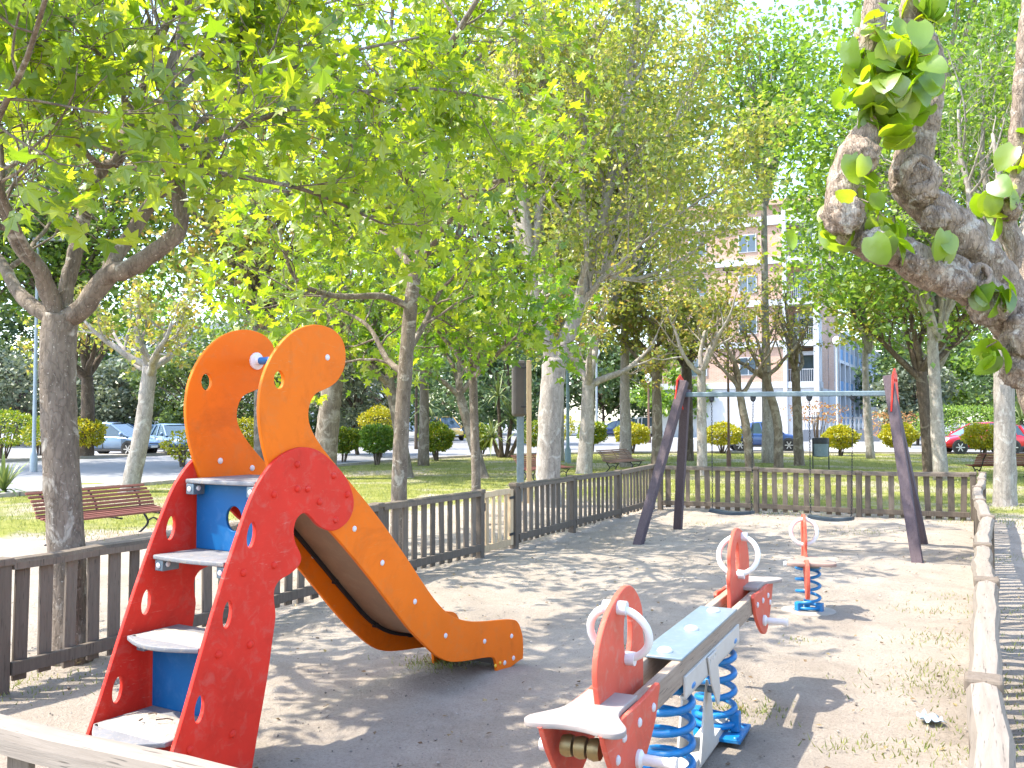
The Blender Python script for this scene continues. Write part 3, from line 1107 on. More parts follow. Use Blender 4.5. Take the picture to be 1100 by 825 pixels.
GA, GB = 6.30, 7.20      # gate opening along the left side
fence_run("picket_fence", "weathered wooden picket fence along the left side between the slide and the pale gate", uv(U0, 0), uv(GA - .05, 0), 4, 1, 'fence')
fence_run("picket_fence", "weathered wooden picket fence running from the pale gate to the back corner by the swing", uv(GB + .05, 0), uv(U1, 0), 3, 2, 'fence')
fence_run("picket_fence", "weathered wooden picket fence across the back behind the two swing seats", uv(U1, .12), uv(U1, WID - .12), 3, 3, 'fence')
fence_run("picket_fence", "pale sunlit wooden fence seen end-on at the right casting striped shade on the path", uv(U1, WID), uv(U0, WID), 8, 4)
fence_run("picket_fence", "pale wooden fence rail closest of all, below the foot of the slide steps", uv(U0, .1), uv(U0, WID - .1), 2, 5)

g = thing("gate", uv(GA, 0), math.atan2(U.y, U.x), "small fresh pale wooden gate set into the left picket fence", "gate")
mb = MB()
GW = GB - GA
mb.box((.05, 0, .40), (.085, .05, .74)); mb.box((GW - .05, 0, .40), (.085, .05, .74))
mb.box((GW / 2, 0, .745), (GW - .19, .045, .075)); mb.box((GW / 2, 0, .075), (GW - .19, .045, .085))
mb.build("frame", M['newwood'], g, bevel=.006)
mb = MB()
for i in range(4): mb.box((.19 + i * (GW - .38) / 3, .0, .41), (.07, .022, .59))
mb.build("slat_panel", M['newwood'], g, bevel=.004)
for z in (.18, .66):
    MB().box((GW - .06, -.032, z), (.16, .008, .035)).build("hinge", M['iron'], g)
MB().box((.05, -.036, .6), (.05, .02, .10)).build("latch", M['iron'], g, bevel=.004)


# ------------------------------------------------------------------ slide
def slide():
    th = R(31)
    a = Vector((math.sin(th), math.cos(th), 0))
    n = Vector((-a.y, a.x, 0))
    org = Vector((-0.107, 6.346, 0))
    base = org + a * -1.2 + n * .26
    t = thing("toddler_slide", base, 0, "orange and red board slide with blue risers and grey steps up its back", "slide")
    Z = Vector((0, 0, 1))
    W_ = 0.52

    def P(u, w, z): return org + a * u + n * w + Z * z
    rot = Matrix((a, n, Z)).transposed()

    orange = [(-2.05, 1.36), (-2.124, 1.52), (-2.156, 1.633), (-2.17, 1.745), (-2.159, 1.857), (-2.124, 1.949), (-2.07, 2.03), (-1.995, 2.104), (-1.904, 2.158), (-1.8, 2.187), (-1.712, 2.187), (-1.632, 2.166), (-1.573, 2.121), (-1.55, 2.052), (-1.56, 1.976), (-1.608, 1.909), (-1.666, 1.872), (-1.722, 1.851), (-1.778, 1.83), (-1.815, 1.79), (-1.832, 1.733), (-1.824, 1.676), (-1.789, 1.618), (-1.74, 1.564), (-1.676, 1.504), (-1.469, 1.325), (-1.27, 1.15), (-1.03, .915), (-.78, .655), (-.63, .525), (-.5, .45), (-.33, .395), (-.15, .362), (.05, .335), (.2, .31), (.27, .28), (.315, .22), (.343, .14), (.342, .021), (.3, .008), (.02, -.03), (-.005, .0), (-.02, .07), (-.06, .105), (-.185, .129), (-.372, .152), (-.549, .185), (-.682, .243), (-.814, .337), (-1.0, .49), (-1.29, .775), (-1.555, 1.02), (-1.75, 1.18), (-1.92, 1.29)]
    red = [(-2.80, -.03), (-2.667, .276), (-2.61, .415), (-2.502, .709), (-2.399, .97), (-2.294, 1.21), (-2.228, 1.341), (-2.17, 1.42), (-2.11, 1.48), (-2.039, 1.524), (-1.946, 1.553), (-1.866, 1.556), (-1.782, 1.537), (-1.68, 1.48), (-1.573, 1.392), (-1.515, 1.30), (-1.505, 1.226), (-1.541, 1.161), (-1.616, 1.122), (-1.69, 1.117), (-1.773, 1.15), (-1.845, 1.21), (-1.89, 1.225), (-1.935, 1.2), (-1.955, 1.144), (-1.944, 1.088), (-1.915, 1.04), (-1.90, 1.0), (-1.919, .965), (-1.981, .933), (-2.05, .912), (-2.083, .87), (-2.083, .815), (-2.073, .745), (-2.09, .643), (-2.124, .457), (-2.185, .199), (-2.235, -.03)]
    orange = [tuple(p[:2]) for p in smooth_path([(x, y, 0) for x, y in orange], 3, True)]
    red = [tuple(p[:2]) for p in smooth_path([(x, y, 0) for x, y in red[1:-1]], 3)]
    red = [(-2.80, -.03)] + red + [(-2.235, -.03)]
    oh = [ellipse(-2.04, 1.893, .034, .044)]
    rh = []
    for (x, y) in ((-2.235, 1.153), (-2.375, .806), (-2.528, .42)):
        rh.append([(x + .026 * math.cos(q) + .010 * math.sin(q) * 0.8, y + .06 * math.sin(q)) for q in np.linspace(0, 2 * math.pi, 24, endpoint=False)])
    ob = [(-1.696, 2.023), (-1.472, 1.104), (-1.232, .889), (-.926, .621), (-.61, .359), (-.163, .234), (.182, .2), (.091, .037), (.207, .044), (-1.945, 1.478), (-1.72, 1.43)]
    rb = [(-2.283, .983), (-2.427, .635), (-2.238, .642), (-2.34, .257), (-2.581, .258), (-2.088, .992), (-1.936, 1.472), (-1.668, 1.402), (-1.935, 1.351), (-1.862, 1.346), (-2.093, 1.334), (-1.56, 1.296), (-1.651, 1.17), (-1.773, 1.273)]
    for w, side in ((0.0, -1), (W_, 1)):
        v, f = slab(orange, oh, .022)
        mb = MB().add(place(v, P(0, w, 0), a, Z, -n), f)
        for (x, z) in ob:
            for s in (-1, 1): mb.dome(P(x, w + s * .010, z), .017, n * s, 1)
        mb.build("side_board", [M['orange'], M['bolt']], t, smooth=35, world=True)
        v, f = slab(red, rh, .024)
        wr = w + side * .0235
        mb = MB().add(place(v, P(0, wr, 0), a, Z, -n), f)
        for (x, z) in rb: mb.dome(P(x, wr + side * .011, z), .019, n * side, 0, .014)
        mb.build("stair_board", M['red'], t, smooth=35, world=True)

    def tread(u0, u1, z, bulge, th_=.022):
        inn = .014
        pts = [(u1, inn), (u0, inn)]
        if bulge:
            for k in range(1, 16):
                q = k / 16
                pts.append((u0 - bulge * math.sin(q * math.pi), inn + (W_ - 2 * inn) * q))
        pts += [(u0, W_ - inn), (u1, W_ - inn)]
        v, f = slab(pts[::-1], [], th_, .005)
        MB().add(place(v, P(0, 0, z), a, n, Z), f).build("step", M['stepboard'], t, smooth=35, world=True)
    tread(-2.17, -1.74, 1.385, 0.012)
    tread(-2.36, -2.075, 1.025, 0.02)
    tread(-2.50, -2.20, .66, 0.075)
    tread(-2.67, -2.33, .295, 0.13)
    # sand blown onto the two lower treads
    for (u0, z, sz) in ((-2.39, .672, .10), (-2.55, .307, .14)):
        vs, fs, rr = [], [], np.random.default_rng(int(z * 1000))
        for i in range(13):
            for j in range(13):
                q, p = i / 12, j / 12
                e = max(0, math.sin(q * math.pi) * math.sin(p * math.pi))
                vs.append(tuple(P(u0 + (q - .5) * sz * 1.9, .03 + p * .46, z - .001 + .022 * e ** .5 * (0.6 + .4 * rr.random()))))
        for i in range(12):
            for j in range(12): fs.append((i * 13 + j, i * 13 + j + 1, i * 13 + j + 14, i * 13 + j + 13))
        o = MB().add(vs, fs).build("sand_heap", M_SAND, None, smooth=180)
        tag(o, "thin drift of sand lying on the %s slide step" % ("second" if z > .5 else "lowest"), "sand")
    hole = [ellipse(.235, .165, .055, .062)]
    v, f = slab([(.012, 0), (W_ - .012, 0), (W_ - .012, .345), (.012, .345)], hole, .018)
    MB().add(place(v, P(-2.09, 0, 1.037), n, Z, a), f).build("riser", M['blue'], t, smooth=35, world=True)
    v, f = slab([(.012, 0), (W_ - .012, 0), (W_ - .012, .345), (.012, .345)], [], .018)
    MB().add(place(v, P(-2.345, 0, .305), n, Z, a), f).build("riser", M['blue'], t, smooth=35, world=True)
    for (u, z) in ((-2.12, 1.345), (-2.30, .985), (-2.40, .62)):
        for w, s in ((W_ - .014, -1), (.014, 1)):
            mb = MB()
            mb.box(P(u, w + s * .03, z), (.10, .055, .055), rot)
            mb.dome(P(u - .05, w + s * .03, z), .015, -a, 1)
            mb.dome(P(u - .02, w + s * .058, z + .005), .015, n * s, 1)
            mb.build("bracket", [M['galv'], M['bolt']], t, smooth=35, bevel=.005, world=True)
    prof = smooth_path([(-1.76, 0, 1.375), (-1.68, 0, 1.33), (-1.5, 0, 1.17), (-1.2, 0, .885), (-.92, 0, .62), (-.72, 0, .445), (-.52, 0, .335), (-.3, 0, .275), (0, 0, .225), (.2, 0, .19), (.30, 0, .15)], 4)
    mb = MB()
    k = len(prof)
    vs = [tuple(P(p[0], w, p[2] + dz)) for dz in (0, -.016) for p in prof for w in (.013, W_ - .013)]
    fs = []
    for i in range(k - 1):
        fs += [(2 * i, 2 * i + 2, 2 * i + 3, 2 * i + 1), (2 * k + 2 * i, 2 * k + 2 * i + 1, 2 * k + 2 * i + 3, 2 * k + 2 * i + 2)]
        fs += [(2 * i, 2 * k + 2 * i, 2 * k + 2 * i + 2, 2 * i + 2), (2 * i + 1, 2 * i + 3, 2 * k + 2 * i + 3, 2 * k + 2 * i + 1)]
    fs += [(0, 1, 2 * k + 1, 2 * k), (2 * k - 2, 4 * k - 2, 4 * k - 1, 2 * k - 1)]
    mb.add(vs, fs).build("chute", M['chute'], t, smooth=50, world=True)
    for w in (.026, W_ - .026):
        mb = MB()
        pr = [P(p[0], w, p[2] - .03) for p in prof[4:-9]]
        for p, q in zip(pr[:-1], pr[1:]): mb.bar(p, q, .02, .022)
        for p in pr[3::7]: mb.box(p, (.03, .03, .03), rot)
        mb.build("chute_rail", M['iron'], t, world=True)
    MB().box(P(.12, W_ / 2, .10), (.05, W_ - .03, .17), rot).build("foot_beam", M['boarddark'], t, world=True)
    for (u, z) in ((-.03, .045), (.03, .05)):
        MB().dome(P(u, -.012, z), .012, -n).build("end_cap", M['yellow'], t, smooth=40, world=True)
    bar = MB().tube([P(-1.70, .012, 2.02), P(-1.70, W_ - .012, 2.02)], .021, 14).build("crossbar", M['bluesteel'], t, smooth=60, world=True)
    for w, s in ((.0115, 1), (W_ - .0115, -1)):
        MB().lathe([(.048, 0), (.048, .010), (.040, .014), (.025, .016), (.023, .035)], 20, P(-1.70, w, 2.02), n * s).build("flange", M['white'], t, smooth=40, world=True)


m_, nt_, b_ = new_mat("loose_sand")
_p = coords(nt_)
nt_.links.new(ramp(nt_, noise(nt_, 50, 6, .7, _p), [(.3, (.30, .26, .21)), (.7, (.46, .40, .335))]), b_.inputs["Base Color"])
b_.inputs["Roughness"].default_value = .95
bump(nt_, b_, noise(nt_, 70, 5, .7, _p), .6, .02)
M_SAND = m_
slide()
mb = MB()
rr = np.random.default_rng(77)
for i in range(3):
    p = G(150 + 18 * i, 768 + rr.uniform(-5, 8), .335) + Vector((0, 0, 0))
    q = p + Vector((rr.uniform(-.09, .09), rr.uniform(-.06, .06), .006))
    mm = (p + q) / 2 + Vector((.01, .01, .003))
    tag(MB().tube(smooth_path([p, mm, q], 4), .0032, 5).build("dry_twig", M['bark_dark'], smooth=90), ["dry twig lying on the sandy lowest slide step, longest of three", "short dry twig between two others on the lowest slide step", "dry twig on the lowest slide step beside the red board"][i], "twig")


# ------------------------------------------------------------------ spring helper
def coil(mb, c, r, z0, z1, turns, wire, mi=0, squash=.9):
    pts = []
    m = int(turns * 22)
    for i in range(m + 1):
        f = i / m
        fz = f
        k = 1.0
        # flat end turns
        z = z0 + (z1 - z0) * np.interp(f, [0, .9 / turns, 1 - .9 / turns, 1], [0, .03, .97, 1])
        an = f * turns * 2 * math.pi + .6
        pts.append((c[0] + r * k * math.cos(an), c[1] + r * k * math.sin(an), z))
    mb.tube(pts, wire, 10, mi)


def ring(mb, c, rad, tube_r, ax, ay, mi=0, n=40):
    c = Vector(c)
    mb.tube([c + Vector(ax) * (rad * math.cos(q)) + Vector(ay) * (rad * math.sin(q)) for q in np.linspace(0, 2 * math.pi, n, endpoint=False)], tube_r, 12, mi, closed=True)


# ------------------------------------------------------------------ spring seesaw
def seesaw():
    rz = R(65)                               # local x along the beam
    c = Vector((.93, 4.74, 0)) + Vector((math.cos(rz), math.sin(rz), 0)) * -.08
    t = thing("spring_seesaw", c, rz, "long plank seesaw on blue coil springs with faded red boards and white ring handles", "seesaw")
    zb, zt = .535, .645
    for y in (-.075, .075):
        MB().box((0, y, (zb + zt) / 2), (2.62, .045, zt - zb)).build("plank", M['beamwood'], t, bevel=.006)
    mb = MB()
    mb.box((.0, 0, zt + .007), (1.18, .205, .012))
    for x in (-.5, -.02, .46): mb.dome((x, 0, zt + .012), .036, (0, 0, 1), 1, .022)
    mb.build("cover_plate", [M['plate'], M['bolt']], t, bevel=.003, smooth=40)
    for s in (-1, 1):
        mb = MB()
        mb.box((0.02, s * .104, zb - .012), (1.16, .012, .10))
        mb.box((0.02, s * .095, zb - .055), (1.16, .03, .010))
        mb.build("side_channel", M['cream'], t, bevel=.003)
        v, f = slab([(-.30, .57), (-.12, .57), (-.05, .36), (-.075, .29), (-.11, .30), (-.24, .44)], [ellipse(-.26, .545, .008, .008, 10), ellipse(-.2, .548, .008, .008, 10), ellipse(-.15, .55, .008, .008, 10)], .008, .002)
        MB().add(place(v, (0.12, s * .118, 0), (1, 0, 0), (0, 0, 1), (0, -1, 0)), f).build("stop_plate", M['cream'], t, smooth=35)
    # base frame in the sand, springs
    MB().box((0, 0, .03), (1.15, .10, .06)).build("base_beam", M['cream'], t, bevel=.004)
    for s in (-1, 1):
        v, f = slab([(-.16, .03), (.16, .03), (.07, .32), (.0, .40), (-.05, .32)], [], .012, .003)
        MB().add(place(v, (.06, s * .056, 0), (1, 0, 0), (0, 0, 1), (0, -1, 0)), f).build("pivot_plate", M['cream'], t, smooth=35)
    MB().tube([(.06, -.09, .355), (.06, .09, .355)], .018, 12).build("pivot_bolt", M['galv'], t, smooth=50)
    for x in (-.42, .50):
        mb = MB()
        coil(mb, (x, 0, 0), .10, .055, zb - .02, 6.5, .0175)
        sp = mb.build("spring", M['bluesteel'], t, smooth=180)
        for y in (-.105, .105):
            MB().box((x, y, .075), (.07, .05, .10)).build("spring_clamp", M['bluesteel'], sp, bevel=.006)
        mb = MB()
        mb.box((x, 0, .012), (.30, .32, .02))
        for sx in (-1, 1):
            for sy in (-1, 1): mb.dome((x + sx * .12, sy * .13, .022), .014, (0, 0, 1))
        mb.build("ground_plate", M['bluesteel'], sp, bevel=.004)
    # two ends
    for e in (1, -1):
        def X(p, q=e): return p
        fig = [(.86, .60), (.86, .70), (.845, .77), (.868, .84), (.865, .90), (.905, .965), (.985, 1.022), (1.06, 1.042), (1.15, 1.03), (1.26, .99), (1.35, .925), (1.405, .85), (1.42, .77), (1.395, .67), (1.375, .60)]
        fig = [tuple(p[:2]) for p in smooth_path([(x, z, 0) for x, z in fig], 4)]
        if e == 1:
            hole = [ellipse(1.06, .86, .055, .10)]
        else:
            hole = [ellipse(1.06, .86, .055, .10)]
        v, f = slab(fig, hole, .022)
        ax = (e, 0, 0)
        az = (0, -e, 0)
        MB().add(place(v, (0, 0, 0), ax, (0, 0, 1), az), f).build("figure_board", M['pink'], t, smooth=35)
        mb = MB()
        hc = Vector((e * 1.135, 0, .872))
        tilt = Vector((e * .42, 0, .9)).normalized()
        ring(mb, hc, .118, .0155, tilt, (0, 1, 0))
        for q in (1, -1):
            for s in (-1, 1):
                mb.lathe([(.027, -.02), (.027, .02)], 14, hc + tilt * (.118 * q) + Vector((0, s * .026, 0)), (0, 1, 0), 1)
        mb.build("ring_handle", [M['white'], M['bolt']], t, smooth=50)
        seat = [(1.22, -.098), (1.40, -.098), (1.48, -.112), (1.54, -.145), (1.59, -.175), (1.635, -.18), (1.665, -.155), (1.665, -.11), (1.645, -.05), (1.64, .0), (1.645, .05), (1.665, .11), (1.665, .155), (1.635, .18), (1.59, .175), (1.54, .145), (1.48, .112), (1.40, .098), (1.22, .098)]
        seat = [tuple(p[:2]) for p in smooth_path([(x, y, 0) for x, y in seat], 3)]
        v, f = slab(seat, [], .022, .005)
        MB().add(place(v, (0, 0, zt + .013), (e, 0, 0), (0, e, 0), (0, 0, 1)), f).build("seat", M['seatboard'], t, smooth=35)
        pl = [(1.00, .66), (1.02, .60), (1.05, .54), (1.13, .47), (1.24, .40), (1.34, .365), (1.43, .375), (1.50, .43), (1.56, .50), (1.62, .58), (1.655, .645), (1.63, .652), (1.2, .652)]
        pl = [tuple(p[:2]) for p in smooth_path([(x, z, 0) for x, z in pl], 3, True)]
        for s in (-1, 1):
            v, f = slab(pl, [], .020)
            mb = MB().add(place(v, (0, s * .1095, 0), (e, 0, 0), (0, 0, 1), (0, -e, 0)), f)
            for (x, z) in ((1.09, .59), (1.27, .585), (1.45, .585), (1.52, .53)):
                mb.dome((e * x, s * .119, z), .018, (0, s, 0), 1)
            pb = mb.build("side_board", [M['pink'], M['bolt']], t, smooth=35)
            MB().lathe([(.034, 0), (.034, .012), (.02, .022), (.0195, .115), (.025, .13), (.025, .145)], 16, (e * 1.29, s * .12, .46), (0, s, 0)).build("foot_peg", M['white'], t, smooth=40)
        mb = MB()
        for y in (-.05, 0, .05): mb.lathe([(.035, -.02), (.04, 0), (.035, .02)], 12, (e * 1.55, y, .565), (0, 1, 0))
        mb.build("end_buffer", M['brass'], t, smooth=40)
        MB().tube([(e * 1.29, -.12, .46), (e * 1.29, .12, .46)], .012, 8).build("peg_rod", M['galv'], t, smooth=40)
    return t


seesaw()


# ------------------------------------------------------------------ spring rider
def rider():
    c = Vector((2.58, 8.17, .012))
    t = thing("spring_rider", c, R(80), "small single-seat rider on one blue coil spring with a white ring handle", "spring rider")
    mb = MB()
    coil(mb, (0, 0), .098, .05, .40, 5.0, .0135)
    mb.build("spring", M['bluesteel'], t, smooth=180)
    mb = MB()
    for an in (0, 2.1, 4.2):
        MB().box((.1 * math.cos(an), .1 * math.sin(an), .055), (.06, .05, .09), Matrix.Rotation(an, 3, 'Z')).build("spring_clamp", M['bluesteel'], t, bevel=.006)
    MB().lathe([(.24, -.03), (.23, .025), (.19, .03), (0.0, .032)], 24).build("base_disc", M['kerb'], t, smooth=40)
    MB().box((0, 0, .415), (.26, .16, .018)).build("top_plate", M['galv'], t, bevel=.004)
    seat = [(-.26, -.19), (-.18, -.20), (-.10, -.15), (.02, -.10), (.16, -.09), (.16, .09), (.02, .10), (-.10, .15), (-.18, .20), (-.26, .19), (-.28, .1), (-.27, 0), (-.28, -.1)]
    seat = [tuple(p[:2]) for p in smooth_path([(x, y, 0) for x, y in seat], 4, True)]
    v, f = slab(seat, [], .03, .006)
    MB().add(place(v, (0, 0, .455), (1, 0, 0), (0, 1, 0), (0, 0, 1)), f).build("seat", M['brownboard'], t, smooth=35)
    fig = [(.10, .43), (.12, .52), (.10, .60), (.12, .68), (.14, .75), (.20, .815), (.27, .83), (.34, .80), (.37, .72), (.36, .62), (.33, .52), (.36, .43), (.34, .34), (.2, .36)]
    fig = [tuple(p[:2]) for p in smooth_path([(x, z, 0) for x, z in fig], 4, True)]
    v, f = slab(fig, [ellipse(.24, .68, .03, .045)], .022)
    MB().add(place(v, (0, 0, 0), (1, 0, 0), (0, 0, 1), (0, -1, 0)), f).build("figure_board", M['pink'], t, smooth=35)
    tail = [(-.34, .45), (-.30, .48), (-.20, .45), (-.17, .38), (-.22, .30), (-.27, .20), (-.31, .15), (-.36, .18), (-.38, .28), (-.37, .38)]
    tail = [tuple(p[:2]) for p in smooth_path([(x, z, 0) for x, z in tail], 4, True)]
    for y in (.045,):
        v, f = slab(tail, [], .03)
        MB().add(place(v, (0.02, y, 0.02), (1, 0, 0), (0, 0, 1), (0, -1, 0)), f).build("tail_board", M['pink'], t, smooth=35)
    mb = MB()
    ring(mb, (.235, 0, .675), .112, .0175, (.1, 0, 1), (0, 1, 0))
    mb.build("ring_handle", M['white'], t, smooth=60)
    mb = MB().lathe([(.02, -.19), (.024, -.17), (.018, -.16), (.018, .16), (.024, .17), (.02, .19)], 14, (.14, 0, .40), (0, 1, 0))
    mb.build("foot_peg", M['white'], t, smooth=40)


rider()


# ------------------------------------------------------------------ swing frame and the two swings
def swings():
    A, B = Vector((2.53, 13.62, 0)), Vector((4.89, 12.07, 0))
    b = (B - A).normalized()
    t = thing("swing_stand", (A + B) / 2, 0, "wooden A-frame swing stand with purple-brown legs and a grey steel crossbar", "swing stand")
    legs = [((1.74, 12.96), A, 1), ((2.61, 14.74), A, -1), ((4.82, 11.12), B, 1), ((5.57, 12.67), B, -1)]
    for (x, y), top, s in legs:
        foot = Vector((x, y, -.06))
        tp = top + Vector((0, 0, 2.25 if s > 0 else 2.12)) + (Vector((-b.y, b.x, 0)) * (-.03 * s))
        MB().bar(foot, tp, .10, .125, up=(b.x, b.y, 0)).build("leg", M['swingwood'], t, bevel=.008, world=True)
    for E_, s in ((A, -1), (B, 1)):
        n = Vector((b.y, -b.x, 0))
        mb = MB()
        v, f = slab([(-.25, 1.80), (-.17, 1.72), (.0, 2.0), (.17, 1.72), (.25, 1.80), (.17, 2.06), (.12, 2.27), (.0, 2.35), (-.12, 2.27), (-.17, 2.06)], [], .02)
        mb.add(place(v, E_ + b * (s * .072), n, (0, 0, 1), n.cross(Vector((0, 0, 1)))), f)
        for (x, z) in ((-.05, 2.2), (.05, 2.2), (-.09, 1.95), (.09, 1.95)): mb.dome(E_ + b * (s * .083) + n * x + Vector((0, 0, z)), .02, b * s)
        mb.build("end_board", M['red'], t, smooth=35, world=True)
    P0, P1 = A + b * -.05 + Vector((0, 0, 2.055)), B + b * .05 + Vector((0, 0, 2.03))
    mb = MB()
    mb.bar(P0, P1, .07, .07)
    mb.build("crossbar", M['galv'], t, bevel=.01, world=True)
    for nm, (s0, s1), seat_z, lab in (("a", (.41, 1.02), .39, "dark rubber swing seat on chains, the one by the purple legs at the left"), ("b", (1.80, 2.37), .385, "dark rubber swing seat on chains, the one closer to the right-hand legs")):
        O_ = A - b * 0.0
        l, r = O_ + b * s0, O_ + b * s1
        top = 2.0
        st = thing("swing", (l + r) / 2, 0, lab, "swing", "swings hanging from the crossbar")
        q0, q1 = O_ + b * (s0 + .0), O_ + b * (s1 - .04)
        mb = MB()
        n = Vector((b.y, -b.x, 0))
        pts = [q0.lerp(q1, f) + Vector((0, 0, seat_z - .025 * math.sin(f * math.pi))) for f in np.linspace(-.04, 1.04, 12)]
        vs, fs = [], []
        for p in pts:
            for y, z in ((-.085, -.022), (.085, -.022), (.085, .018), (.0, .024), (-.085, .018)): vs.append(tuple(p + n * y + Vector((0, 0, z))))
        for i in range(len(pts) - 1):
            for k in range(5): fs.append((i * 5 + k, i * 5 + (k + 1) % 5, i * 5 + 5 + (k + 1) % 5, i * 5 + 5 + k))
        fs += [tuple(range(5))[::-1], tuple(range(len(vs) - 5, len(vs)))]
        mb.add(vs, fs).build("seat", M['swingseat'], st, smooth=40, world=True)
        for tp, bt in ((l, q0), (r, q1)):
            T0, T1 = tp + Vector((0, 0, top - .06)), bt + Vector((0, 0, seat_z + .01))
            L = (T0 - T1).length
            d = (T1 - T0).normalized()
            mb = MB()
            k = int(L / .036)
            for i in range(k):
                cpt = T0.lerp(T1, (i + .5) / k)
                sx = b if i % 2 else n
                pp = [cpt + sx * (.010 * math.cos(q)) + d * (.024 * math.sin(q)) for q in np.linspace(0, 2 * math.pi, 8, endpoint=False)]
                mb.tube(pp, .0034, 4, closed=True)
            mb.build("chain", M['iron'], st, smooth=60, world=True)
            mb = MB()
            mb.box(tp + Vector((0, 0, top - .005)), (.07, .055, .05))
            mb.lathe([(.012, -.06), (.032, -.045), (.032, -.02), (.02, -.01)], 10, tp + Vector((0, 0, top)))
            mb.build("hanger", M['dark'], st, bevel=.005, world=True)


swings()


# ------------------------------------------------------------------ benches
def bench(loc, rz, label, mat, back_only=False):
    """local: x along the seat, faces -y"""
    t = thing("park_bench", loc, rz, label, "bench", "slatted park benches")
    t.scale = (1, 1, .87)
    L = 1.98
    mb = MB()
    for i in range(6):
        y = -.20 + i * .082
        z = .40 + .018 * abs(i - 2) - (.02 if i == 0 else 0)
        mb.box((0, y, z), (L, .058, .032), Matrix.Rotation(R(-5 + 2 * i), 3, 'X'))
    mb.build("seat", mat, t, bevel=.006)
    mb = MB()
    for i in range(7):
        f = i / 6
        y = .24 + .05 * f + .17 * f * f
        z = .47 + f * .34
        mb.box((0, y, z), (L, .026, .044), Matrix.Rotation(R(-14 - 22 * f), 3, 'X'))
    mb.build("backrest", mat, t, bevel=.006)
    for x in (-L / 2 + .22, 0, L / 2 - .22):
        mb = MB()
        if x:
            mb.tube(smooth_path([(x, -.26, .0), (x, -.16, .06), (x, -.10, .2), (x, -.17, .33), (x, -.22, .372)], 5), .017, 8)
            mb.tube(smooth_path([(x, .34, .0), (x, .24, .06), (x, .12, .2), (x, .2, .34), (x, .23, .40)], 5), .017, 8)
            mb.tube(smooth_path([(x, -.12, .22), (x, .0, .285), (x, .13, .22)], 5), .014, 8)
        mb.tube(smooth_path([(x, -.23, .362), (x, 0, .376), (x, .2, .385), (x, .28, .47), (x, .33, .62), (x, .475, .80)], 6), .015, 8)
        mb.build("leg" if x else "back_strap", M['iron'], t, smooth=60)
    return t


rzL = math.atan2(U.y, U.x)
b1 = G(45, 597).lerp(G(190, 566), .5)
bench((b1.x - .1, b1.y, -.01), rzL + math.pi * 0, "red-brown slatted bench by the speckled trunk at the left fence", M['bench']).rotation_euler.z = rzL
p = G(588, 518)
bench((p.x, p.y + .3, 0), R(52), "red-brown bench half hidden behind the thick pale forked trunk", M['bench'])
p = G(672, 508)
bench((p.x, p.y + .2, 0), R(55), "greyish slatted bench on the lawn beyond the left end of the back fence", M['benchgrey'])
p = D(1076, 450, 27.0)
bench((p.x, p.y, 0), R(180) + R(4), "dull red bench seen from behind in front of the red car", M['bench'])


# ------------------------------------------------------------------ information board on posts
t = thing("notice_board", D(566, 538, 19.0) * 1, 0, "tall brown notice board seen edge-on beside the thick pale forked trunk", "notice board")
t.location.z = 0
q = Vector(t.location)
mb = MB(); mb.box((.045, -.05, 1.42), (.10, .10, 2.95)); mb.build("post", M['newwood'], t, bevel=.01)
mb = MB(); mb.box((-.16, .18, 2.33), (.30, .16, 1.16), Matrix.Rotation(R(12), 3, 'Z')); mb.build("board", M['boarddark'], t, bevel=.06)
mb = MB(); mb.box((-.13, .22, .88), (.15, .07, 1.76)); mb.build("back_post", M['galv'], t, bevel=.01)
for z in (1.95, 2.75): MB().box((-.02, -.0, z), (.2, .06, .04)).build("bracket", M['iron'], t, bevel=.004)


# ------------------------------------------------------------------ lamp posts, poles and litter bin
def lamp(px, gy, y, h, label, mat, r=.055, head='globe'):
    p = D(px, gy, y); p.z = 0
    t = thing("street_lamp", p, 0, label, "lamp post", "lamp posts around the park")
    MB().lathe([(r * 1.9, -.05), (r * 1.9, .5), (r * 1.3, .6), (r, .65), (r * .8, h)], 12).build("pole", mat, t, smooth=40)
    if head == 'globe':
        MB().lathe([(.02, h - .02), (.16, h + .05), (.25, h + .22), (.27, h + .34), (.22, h + .50), (.1, h + .6), (0.0, h + .62)], 16).build("lamp_globe", M['globe'], t, smooth=60)
        MB().lathe([(r, h - .1), (.13, h - .05), (.14, h + .04)], 12).build("collar", mat, t, smooth=40)
    else:
        MB().box((.35, 0, h + .02), (1.0, .16, .10)).build("lamp_head", mat, t, bevel=.03)


lamp(36, 503, 30, 7.5, "thin grey lamp post rising beside the speckled trunk at far left", M['pole'], .06, 'arm')
lamp(286, 490, 40, 9.0, "grey lamp post standing above the orange hoops of the slide", M['pole'], .09, 'arm')
lamp(610, 495, 36, 8.0, "green-grey lamp post just left of the pale trunk with two low forks", M['greenpole'], .065, 'arm')
lamp(900, 470, 62, 6.6, "tall pale lamp post with a white globe before the blue balconies", M['pole'], .10, 'globe')
lamp(783, 500, 33, 7.0, "very thin brownish pole between the twisting trunks behind the swing", M['rust'], .045, 'arm')
lamp(641, 470, 70, 6.4, "short pale lamp far across the road by the dark blue car", M['pole'], .09, 'globe')
lamp(697, 470, 66, 4.3, "white globe lamp post across the road above the white van", M['rust'], .09, 'globe')

p = G(881, 503); p.y = 31.5; p.x = 331 * .0315
t = thing("litter_bin", (p.x, p.y, 0), 0, "grey litter bin with a dark lid hung between two thin posts on the lawn", "litter bin")
for x in (-.27, .27): MB().tube([(x, 0, -.05), (x, 0, 1.05)], .02, 8).build("post", M['iron'], t, smooth=60)
MB().lathe([(.20, .42), (.245, .44), (.255, .86)], 20).build("bucket", M['galv'], t, smooth=40)
MB().lathe([(.262, .86), (.265, 1.02), (.24, 1.06), (.0, 1.07)], 20).build("lid", M['iron'], t, smooth=40)


